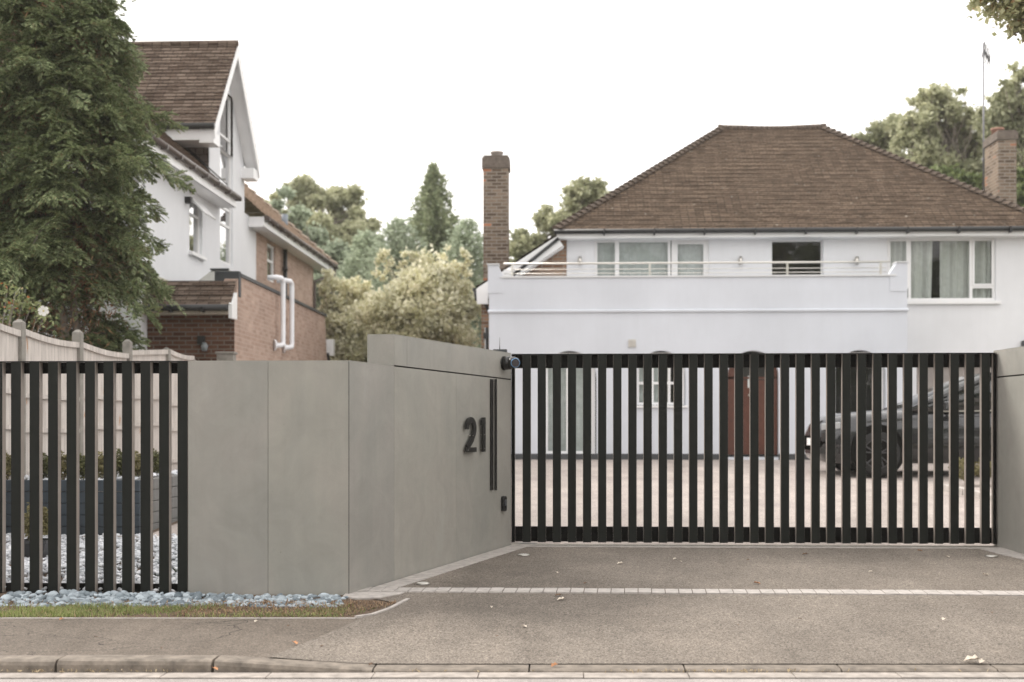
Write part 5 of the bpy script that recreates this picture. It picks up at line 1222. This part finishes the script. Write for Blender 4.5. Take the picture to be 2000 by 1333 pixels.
# ------------------------------------------------------------------ trees
def limb(mb, p, q, r0, r1, wob=.1, n=5, sides=6):
    p = Vector(p); q = Vector(q); L_ = (q - p).length; path = []
    for i in range(n + 1):
        f = i / n; path.append(p.lerp(q, f) + Vector((random.gauss(0, wob), random.gauss(0, wob), random.gauss(0, wob * .4))) * (L_ * .12 if 0 < i < n else 0))
    mb.tube(path, [r0 + (r1 - r0) * i / n for i in range(n + 1)], sides); return path
def broadleaf(name, label, cat, group, base_p, crown, nleaf, size, mat, trunk=.25, bark=None, nclump=60, clump=.22, seed=0, barepath=None, el=1.2, wd=.75, fill=.5, vp=.7, spread=.22, lo=2, lr=.16):
    """crown: list of ellipsoids (centre, radii)"""
    random.seed(seed); rs = np.random.RandomState(seed)
    t = thing(name, label, cat, tuple(base_p), group)
    cl = []
    vols = np.array([c[1][0] * c[1][1] * c[1][2] for c in crown]); vols = vols ** vp; vols /= vols.sum()
    for k in range(nclump):
        c, r = crown[rs.choice(len(crown), p=vols)]; d = rs.normal(size=3); d /= np.linalg.norm(d); rad = rs.uniform(fill, 1.0)
        cl.append((np.array(c) + d * rad * np.array(r), clump * np.mean(r) * rs.uniform(.6, 1.35)))
    mb = MB(); top = np.mean([c[0] for c in crown], axis=0); tp = limb(mb, base_p, (top[0], top[1], top[2]), trunk, trunk * .35, .25, 6, 8)
    for c, r in cl[::1]:
        s_ = tp[random.randint(lo, 6)]; limb(mb, s_, c, trunk * lr, trunk * .03, .5, 4, 5)
    mb.build('trunk', bark or M_TRUNKG, t)
    Ps = []
    w = np.array([r for c, r in cl]); cnt = (nleaf * w ** 2 / (w ** 2).sum()).astype(int)
    for (c, r), m in zip(cl, cnt):
        d = rs.normal(size=(m, 3)); d /= np.linalg.norm(d, axis=1)[:, None] + 1e-9; rad = rs.rand(m) ** .45
        rad *= 1 + .35 * np.sin(d[:, 0] * 7 + c[0] * 3) * np.sin(d[:, 2] * 6 + c[1])
        q = c + d * rad[:, None] * r * np.array([1.25, 1.25, .85]) + rs.normal(size=(m, 3)) * r * spread; Ps.append(q)
    P_ = np.concatenate(Ps); V, F = leafquads(P_, rs.uniform(.6, 1.3, len(P_)) * size, el, wd)
    fast_mesh('crown', V, F, mat, t); return t
def spruce(name, label, group, bp, h, r, mat, n=26000, size=.16, seed=1, trunk=.18, zfrac=.05, pw=.9, droop=-.15):
    random.seed(seed); rs = np.random.RandomState(seed); t = thing(name, label, 'tree', tuple(bp), group); bp = np.array(bp)
    mb = MB(); limb(mb, bp, bp + np.array([0, 0, h * .97]), trunk, .015, .08, 8, 8); Ps = []; As = []
    nb_ = 240
    for k in range(nb_):
        f = zfrac + (1 - zfrac) * (k + rs.rand()) / nb_; z = h * f; R_ = r * (1 - f) ** pw * rs.uniform(.72, 1.12) + .05; an = k * 2.39996 + rs.normal() * .2
        d = np.array([math.cos(an), math.sin(an), droop + .45 * f]); p0 = bp + [0, 0, z]; p1 = p0 + d * R_
        mb.tube([tuple(p0), tuple(p1)], [max(.008, trunk * .15 * (1 - f)), .004], 4, cap=False)
        m = int(n / nb_ * (R_ / (r * .55)) ** 1.2) + 6; s_ = rs.rand(m) ** .7; side = np.array([-d[1], d[0], 0])
        off_ = rs.normal(size=(m, 1)) * (.22 * R_ * (1.1 - s_))[:, None] * side + rs.normal(size=(m, 3)) * [.10, .10, .20] * (R_ * .6 + .2)
        Ps.append(p0 + s_[:, None] * (p1 - p0) + off_); As.append(d + rs.normal(size=(m, 3)) * .55)
    mb.build('trunk', M_TRUNK, t); P_ = np.concatenate(Ps); A_ = np.concatenate(As)
    V, F = leafquads(P_, rs.uniform(.6, 1.3, len(P_)) * size, 1.3, .45, A_); fast_mesh('crown', V, F, mat, t); return t

M_L_DARK = leafmat('oak_leaf_dark', (.07, .10, .035), (.20, .24, .10), .35, pscale=.5)
M_L_MID = leafmat('oak_leaf_mid', (.27, .29, .17), (.54, .54, .37), .5, pscale=.5)  # far leaf and needle colours paled to stand in for thicker haze
M_L_PINE = leafmat('pine_needles', (.18, .22, .13), (.40, .44, .28), .45, pscale=.5)
M_L_BLUE = leafmat('bluish_needles', (.26, .31, .22), (.48, .54, .41), .45, pscale=.5)
M_L_PALE = leafmat('variegated_cream_leaf', (.50, .49, .29), (.90, .88, .73), .55, (.86, .82, .66), pscale=.9)
M_L_CON = leafmat('cypress_spray', (.065, .095, .038), (.37, .43, .23), .35, (.26, .21, .12), pscale=2.6)

def pxc(px, py, Y): c = atY(px, py, Y); return (c.x, c.y, c.z)
gF = 'trees standing beyond the houses'
def tree_px(name, label, Y, bx, blobs, nleaf, size, mat, seed, **kw):
    s_ = FPX / Y; crown = [(pxc(x, y, Y + dy), (rx / s_, rx / s_ * .8, ry / s_)) for (x, y, rx, ry, dy) in blobs]
    b = atY(bx, 700, Y); return broadleaf(name, label, 'tree', gF, (b.x, Y, base(Y) - .1), crown, nleaf, size, mat, seed=seed, **kw)
tree_px('broadleaf_tree', 'large hazy round crowned tree beyond the left house, tallest there', 58, 640, [(590, 395, 60, 45, 0), (655, 400, 70, 48, 1), (705, 450, 62, 55, 0), (620, 490, 100, 70, -1), (556, 430, 45, 60, 2), (735, 500, 40, 50, 0)], 60000, .19, M_L_MID, 3, nclump=130, clump=.20, trunk=.35, fill=.2)
tree_px('broadleaf_tree', 'soft grey green tree just past the eaves of the left house', 48, 570, [(555, 430, 55, 60, 0), (610, 500, 70, 60, 0), (650, 560, 70, 70, 0)], 36000, .16, M_L_BLUE, 4, nclump=80, clump=.24, trunk=.3, fill=.3)
b = atY(847, 700, 46); spruce('spruce_tree', 'pointed spruce between the two houses', gF, (b.x, 46, base(46)), atY(847, 322, 46).z - base(46), 2.5, M_L_PINE, 50000, .15, 5, .2, .03, .72, -.05)
for i, (px, top, Y, r, lb) in enumerate(((778, 432, 42, 2.4, 'bluish conifer left of the pointed spruce'), (715, 455, 44, 2.3, 'bluish conifer behind the left of the cream shrub'), (912, 432, 43, 2.2, 'bluish conifer next to the brick chimney'), (640, 545, 36, 1.2, 'short bluish conifer at the corner of the left house'))):
    b = atY(px, 700, Y); spruce('conifer_tree', lb, gF, (b.x, Y, base(Y)), atY(px, top, Y).z - base(Y), r, M_L_BLUE, 22000, .15, 20 + i, .14, .03, .55)
tree_px('broadleaf_tree', 'green tree rising behind the roof slope right of the left chimney', 44, 1130, [(1140, 385, 42, 34, 0), (1110, 430, 50, 40, 0), (1060, 440, 28, 34, 0), (1030, 490, 45, 40, 0), (1180, 400, 30, 30, 1), (1240, 370, 25, 25, 3)], 22000, .15, M_L_MID, 6, nclump=240, clump=.24, trunk=.2, fill=.0, spread=.42, lo=4, lr=.09)
tree_px('broadleaf_tree', 'tall airy tree rising behind the roof left of the aerial', 42, 1830, [(1840, 200, 55, 48, 0), (1790, 260, 60, 60, 0), (1870, 270, 60, 60, 1), (1820, 340, 90, 60, 0), (1760, 340, 60, 50, 0), (1800, 210, 30, 30, 1), (1900, 300, 60, 60, 1), (1895, 230, 30, 40, 0)], 42000, .15, M_L_MID, 7, nclump=330, clump=.19, trunk=.3, fill=.0, spread=.42, lo=4, lr=.09)
tree_px('broadleaf_tree', 'lower tree emerging from the right hip of the roof', 45, 1720, [(1690, 270, 40, 22, 0), (1735, 260, 45, 38, 0), (1720, 330, 70, 40, 0)], 14000, .15, M_L_MID, 8, nclump=150, clump=.24, trunk=.25, fill=.0, spread=.4, lo=4, lr=.09)
tree_px('broadleaf_tree', 'leafy tree behind and right of the right chimney', 40, 1990, [(1970, 190, 50, 45, 0), (2030, 230, 70, 70, 0), (1950, 260, 50, 60, 0), (1930, 350, 80, 55, 1), (2040, 350, 80, 80, 0), (1995, 150, 40, 25, 0), (1985, 300, 70, 70, 0)], 44000, .15, M_L_MID, 9, nclump=300, clump=.2, trunk=.3, fill=.0, spread=.42, lo=4, lr=.09)
tree_px('broadleaf_tree', 'dark green trees low behind the right end of the roof', 37, 1880, [(1800, 350, 80, 40, 0), (1880, 370, 90, 50, 0), (1960, 380, 80, 60, 0)], 30000, .14, M_L_DARK, 10, nclump=70, clump=.22, trunk=.25, fill=.1)
tree_px('broadleaf_tree', 'dark green tree low between the left house and the spruce', 52, 720, [(720, 520, 90, 60, 0), (800, 520, 90, 60, 0), (880, 520, 60, 60, 0), (760, 580, 120, 60, 0)], 36000, .18, M_L_PINE, 12, nclump=110, clump=.22, trunk=.3, fill=.1)
# cream variegated small trees
def cream(label, Y, bx, blobs, nleaf, seed):
    s_ = FPX / Y; crown = [(pxc(x, y, Y + dy), (rx / s_, rx / s_ * .9, ry / s_)) for (x, y, rx, ry, dy) in blobs]; b = atY(bx, 700, Y)
    broadleaf('variegated_tree', label, 'tree', 'cream leaved trees beyond the wall', (b.x, Y, base(Y) - .1), crown, nleaf, .10, M_L_PALE, seed=seed, nclump=260, clump=.22, trunk=.1, fill=.25, spread=.4, vp=.55, bark=M_TRUNKG)
cream('large cream and green leaved bushy tree left of the brick chimney', 31, 850, [(830, 560, 75, 55, 0), (890, 590, 48, 85, 0), (800, 620, 110, 80, -.3), (870, 680, 80, 60, 0), (865, 505, 20, 30, 0), (905, 515, 25, 30, 0), (750, 515, 20, 40, 0), (800, 515, 25, 25, 0)], 46000, 31)
cream('smaller cream leaved bushy tree against the brick side wall', 32, 680, [(680, 620, 60, 60, 0), (645, 590, 22, 60, 0), (700, 690, 80, 50, 0), (640, 550, 16, 30, 0), (690, 560, 30, 20, 0)], 24000, 32)

# overhanging oak at top right
random.seed(5); OY = 15.5
crown = [(pxc(1985, 5, OY), (.36, .5, .26)), (pxc(2060, 20, OY), (.5, .6, .42)), (pxc(1930, -12, OY), (.22, .3, .10)), (pxc(2130, -120, OY), (.9, 1.0, .7)), (pxc(1995, 55, OY), (.16, .2, .16))]
broadleaf('overhanging_oak', 'oak branch with loose leaves hanging into the top right corner', 'tree', None, (8.6, OY + .5, base(15)), crown, 15000, .07, leafmat('oak_leaf_backlit', (.26, .27, .14), (.52, .51, .32), .6, (.3, .18, .08)), trunk=.09, nclump=150, clump=.34, seed=44, fill=.0, vp=.2, spread=.45, lo=6)

# big conifer at left, three leaders, built of feathery sprays
def big_conifer():
    random.seed(9); rs = np.random.RandomState(9); CYt = 17.9; bx1 = atY(150, 650, CYt).x; bx2 = atY(52, 650, CYt).x
    t = thing('conifer', 'large dark green cypress with feathery sprays at the left edge of the photo', 'tree', ((bx1 + bx2) / 2, CYt, base(CYt)))
    mb = MB(); PS = []; AS = []; SZ = []; NR = []
    stems = [(bx1, CYt, 1.62, 7.7, base(CYt), 84), (bx2 - .05, CYt + .3, 1.6, 10.4, base(CYt), 72), (bx2 + .45, CYt - .15, 1.2, 9.0, base(CYt), 58)]
    for si, (sx_, sy_, R0, Ht, zb_, nbr) in enumerate(stems):
        limb(mb, (sx_, sy_, zb_), (sx_ + random.uniform(-.15, .15), sy_, zb_ + Ht), .075, .012, .06, 9, 8)
        for k in range(nbr):
            f = .20 + .80 * rs.rand() ** .85; z = zb_ + Ht * f; prof = min(1, .30 + max(0, f - .2) * 2.3) * min(1, (1 - f) * 2.1) ** .7 * (1 + .25 * math.sin(f * 31 + si * 2))
            R_ = R0 * prof * rs.uniform(.55, 1.2) + .12; an = rs.uniform(0, 6.283)
            if math.cos(an) > .2 and si != 1: R_ = min(R_, rs.uniform(1.05, 1.35))
            if math.cos(an) > 0 and f < .42 and si != 1: R_ *= .62
            d = np.array([math.cos(an), math.sin(an), 0.]); p0 = np.array([sx_, sy_, z]); rise = rs.uniform(-.25, .65)
            tw1 = rs.normal() * .25
            side = np.array([-d[1], d[0], 0])
            curve = lambda s_: p0 + d * R_ * s_ + side * tw1 * R_ * s_ * s_ + np.array([0, 0, 1]) * (rise * s_ - .55 * s_ * s_) * R_
            mb.tube([tuple(curve(s_)) for s_ in (0, .35, .7, 1)], [.016 * (1 - f) + .007, .010, .006, .003], 4, cap=False)
            ns = int(7 + 10 * R_)
            for j in range(ns):
                s_ = .15 + .87 * (j + rs.rand()) / ns; s_ = min(s_, 1.0); b = curve(s_); sg = 1 if j % 2 else -1
                ln = (.50 * (1.1 - s_) + .20) * rs.uniform(.6, 1.35)
                dirv = d * rs.uniform(.4, 1.0) + side * sg * rs.uniform(.2, 1.0) if j < ns - 1 else d + side * sg * .1
                dirv = dirv + np.array([0, 0, rs.uniform(-.5, .55)]); dirv /= np.linalg.norm(dirv)
                sd_ = np.cross(dirv, [0, 0, 1.] + rs.normal(size=3) * .45); sd_ /= np.linalg.norm(sd_) + 1e-9; nr = np.cross(sd_, dirv)
                droop = rs.uniform(.25, .75)
                # each spray is a fan of finer side twigs
                mt_ = int(5 + ln * 16)
                for q in range(mt_):
                    uq = (q + .6) / mt_; bq = b + dirv * ln * uq + np.array([0, 0, -1.]) * droop * ln * uq ** 2; sq = 1 if q % 2 else -1
                    l2 = (.17 * (1.15 - uq) + .05) * rs.uniform(.7, 1.3)
                    dq = dirv * .75 + sd_ * sq * .7 + np.array([0, 0, -.45 * droop]) + rs.normal(size=3) * .12; dq /= np.linalg.norm(dq)
                    m = int(7 + l2 * 60); u_ = np.linspace(.1, 1, m); sgn = np.where(np.arange(m) % 2, 1., -1.)
                    s2 = np.cross(dq, nr); s2 /= np.linalg.norm(s2) + 1e-9
                    a_ = dq * .85 + s2 * sgn[:, None] * .5 + rs.normal(size=(m, 3)) * .14; a_[:, 2] -= .25 * u_; a_ /= np.linalg.norm(a_, axis=1)[:, None]
                    ll = .052 * (1.2 - u_) * rs.uniform(.7, 1.4, m) + .022
                    p_ = bq + dq * (l2 * u_)[:, None] + np.array([0, 0, -1.]) * (.2 * l2 * u_ ** 2)[:, None] + a_ * (ll * .4)[:, None]
                    PS.append(p_); AS.append(a_); SZ.append(ll); NR.append(np.repeat(nr[None], m, 0))
    mb.build('trunk', M_TRUNKG, t)
    P_ = np.concatenate(PS); A_ = np.concatenate(AS); S_ = np.concatenate(SZ); N_ = np.concatenate(NR); N_ = N_ + rs.normal(size=N_.shape) * .3
    b_ = np.cross(A_, N_); b_ /= np.linalg.norm(b_, axis=1)[:, None] + 1e-9
    V = np.stack([P_ - A_ * S_[:, None] * .6, P_ + b_ * .0092, P_ + A_ * S_[:, None] * .6, P_ - b_ * .0092], 1).reshape(-1, 3)
    fast_mesh('crown', V, np.arange(len(V)).reshape(-1, 4), M_L_CON, t)
    print('conifer leaflets', len(P_))
    # dead brown inner foliage
    m = 15000; st_ = rs.randint(0, 3, m); f = rs.uniform(.12, .9, m); an = rs.uniform(0, 6.28, m); rr = rs.rand(m) ** .7 * 1.0 * np.clip((1 - f) ** .4, .2, 1)
    bx_ = np.array([q[0] for q in stems])[st_]; by_ = np.array([q[1] for q in stems])[st_]; hz_ = np.array([q[3] for q in stems])[st_]
    Pd = np.stack([bx_ + rr * np.cos(an), by_ + rr * np.sin(an), base(CYt) + f * hz_], 1)
    V, F = leafquads(Pd, rs.uniform(.05, .11, m), 1.3, .2); fast_mesh('dead_foliage', V, F, leafmat('dead_brown_spray', (.17, .095, .055), (.36, .21, .12), .2), t)
    tw_ = MB()
    for k in range(46):
        z = base(CYt) + rs.uniform(1.5, 3.4); an = rs.uniform(0, 6.28); R_ = rs.uniform(.4, 1.2); q = stems[rs.randint(3)]
        limb(tw_, (q[0], q[1], z), (q[0] + math.cos(an) * R_, q[1] + math.sin(an) * R_, z + rs.uniform(-.35, .2)), .010, .002, .9, 5, 4)
    tw_.build('bare_twigs', M_TRUNKG, t)
big_conifer()

# trees on the other side of the road, behind the camera: they shade the fronts and show in the glass
random.seed(77)
for i, (x, y, r, hgt) in enumerate(((-14, -18, 4.6, 11), (-5, -21, 4.4, 12), (4, -19, 4.8, 13), (13, -19, 4.8, 13), (22, -18, 4.6, 12))):
    broadleaf('roadside_tree', ['dense tree across the road, farthest left', 'tall tree across the road, left of the camera', 'wide tree across the road behind the camera', 'round tree across the road, right of the camera', 'dense tree across the road, farthest right'][i], 'tree', 'trees across the road',
              (x, y, base(0) - .1), [((x, y, hgt * .62), (r, r * .8, hgt * .38)), ((x + 1, y, hgt * .35), (r * .9, r * .7, hgt * .3))], 9000, .42, M_L_DARK, seed=60 + i, nclump=60, clump=.3, fill=.3, trunk=.3)

# the air between here and the far trees
hz = MB(); hz.box(-90, 90, -25, 95, -1.6, 17.5); hzm = bpy.data.materials.new('haze'); hzm.use_nodes = True; ht = hzm.node_tree; ht.nodes.clear()
ho = ht.nodes.new('ShaderNodeOutputMaterial'); pv = ht.nodes.new('ShaderNodeVolumePrincipled'); pv.inputs['Color'].default_value = (.97, .96, .94, 1); pv.inputs['Density'].default_value = .0006; pv.inputs['Anisotropy'].default_value = 0
ht.links.new(pv.outputs[0], ho.inputs['Volume']); hzo = hz.build('haze', hzm); hzo['kind'] = 'stuff'; hzo['label'] = 'pale thin haze in the air around the whole scene'; hzo['category'] = 'haze'
SC.cycles.volume_bounces = 1

# the road, kerb and verge run a little off the line of the gate: shear the near ground strips
def shear_obj(o):
    me = o.data; n_ = len(me.vertices); co = np.zeros(n_ * 3, dtype=np.float32); me.vertices.foreach_get('co', co); co = co.reshape(-1, 3)
    w_ = np.clip((9.42 - co[:, 1]) / (9.42 - 8.6), 0, 1); co[:, 1] += .0417 * co[:, 0] * w_; me.vertices.foreach_set('co', co.ravel()); me.update()
for o in COL.objects:
    if o.type == 'MESH' and o.parent is None and o.name.split('.')[0] in ('road', 'footway', 'driveway_apron', 'verge', 'verge_edging', 'kerb', 'channel_blocks', 'grass', 'dry_litter', 'kerb_litter', 'cobbles'): shear_obj(o)

# clean helper property
for o in bpy.data.objects:
    if '_loc' in o.keys(): del o['_loc']
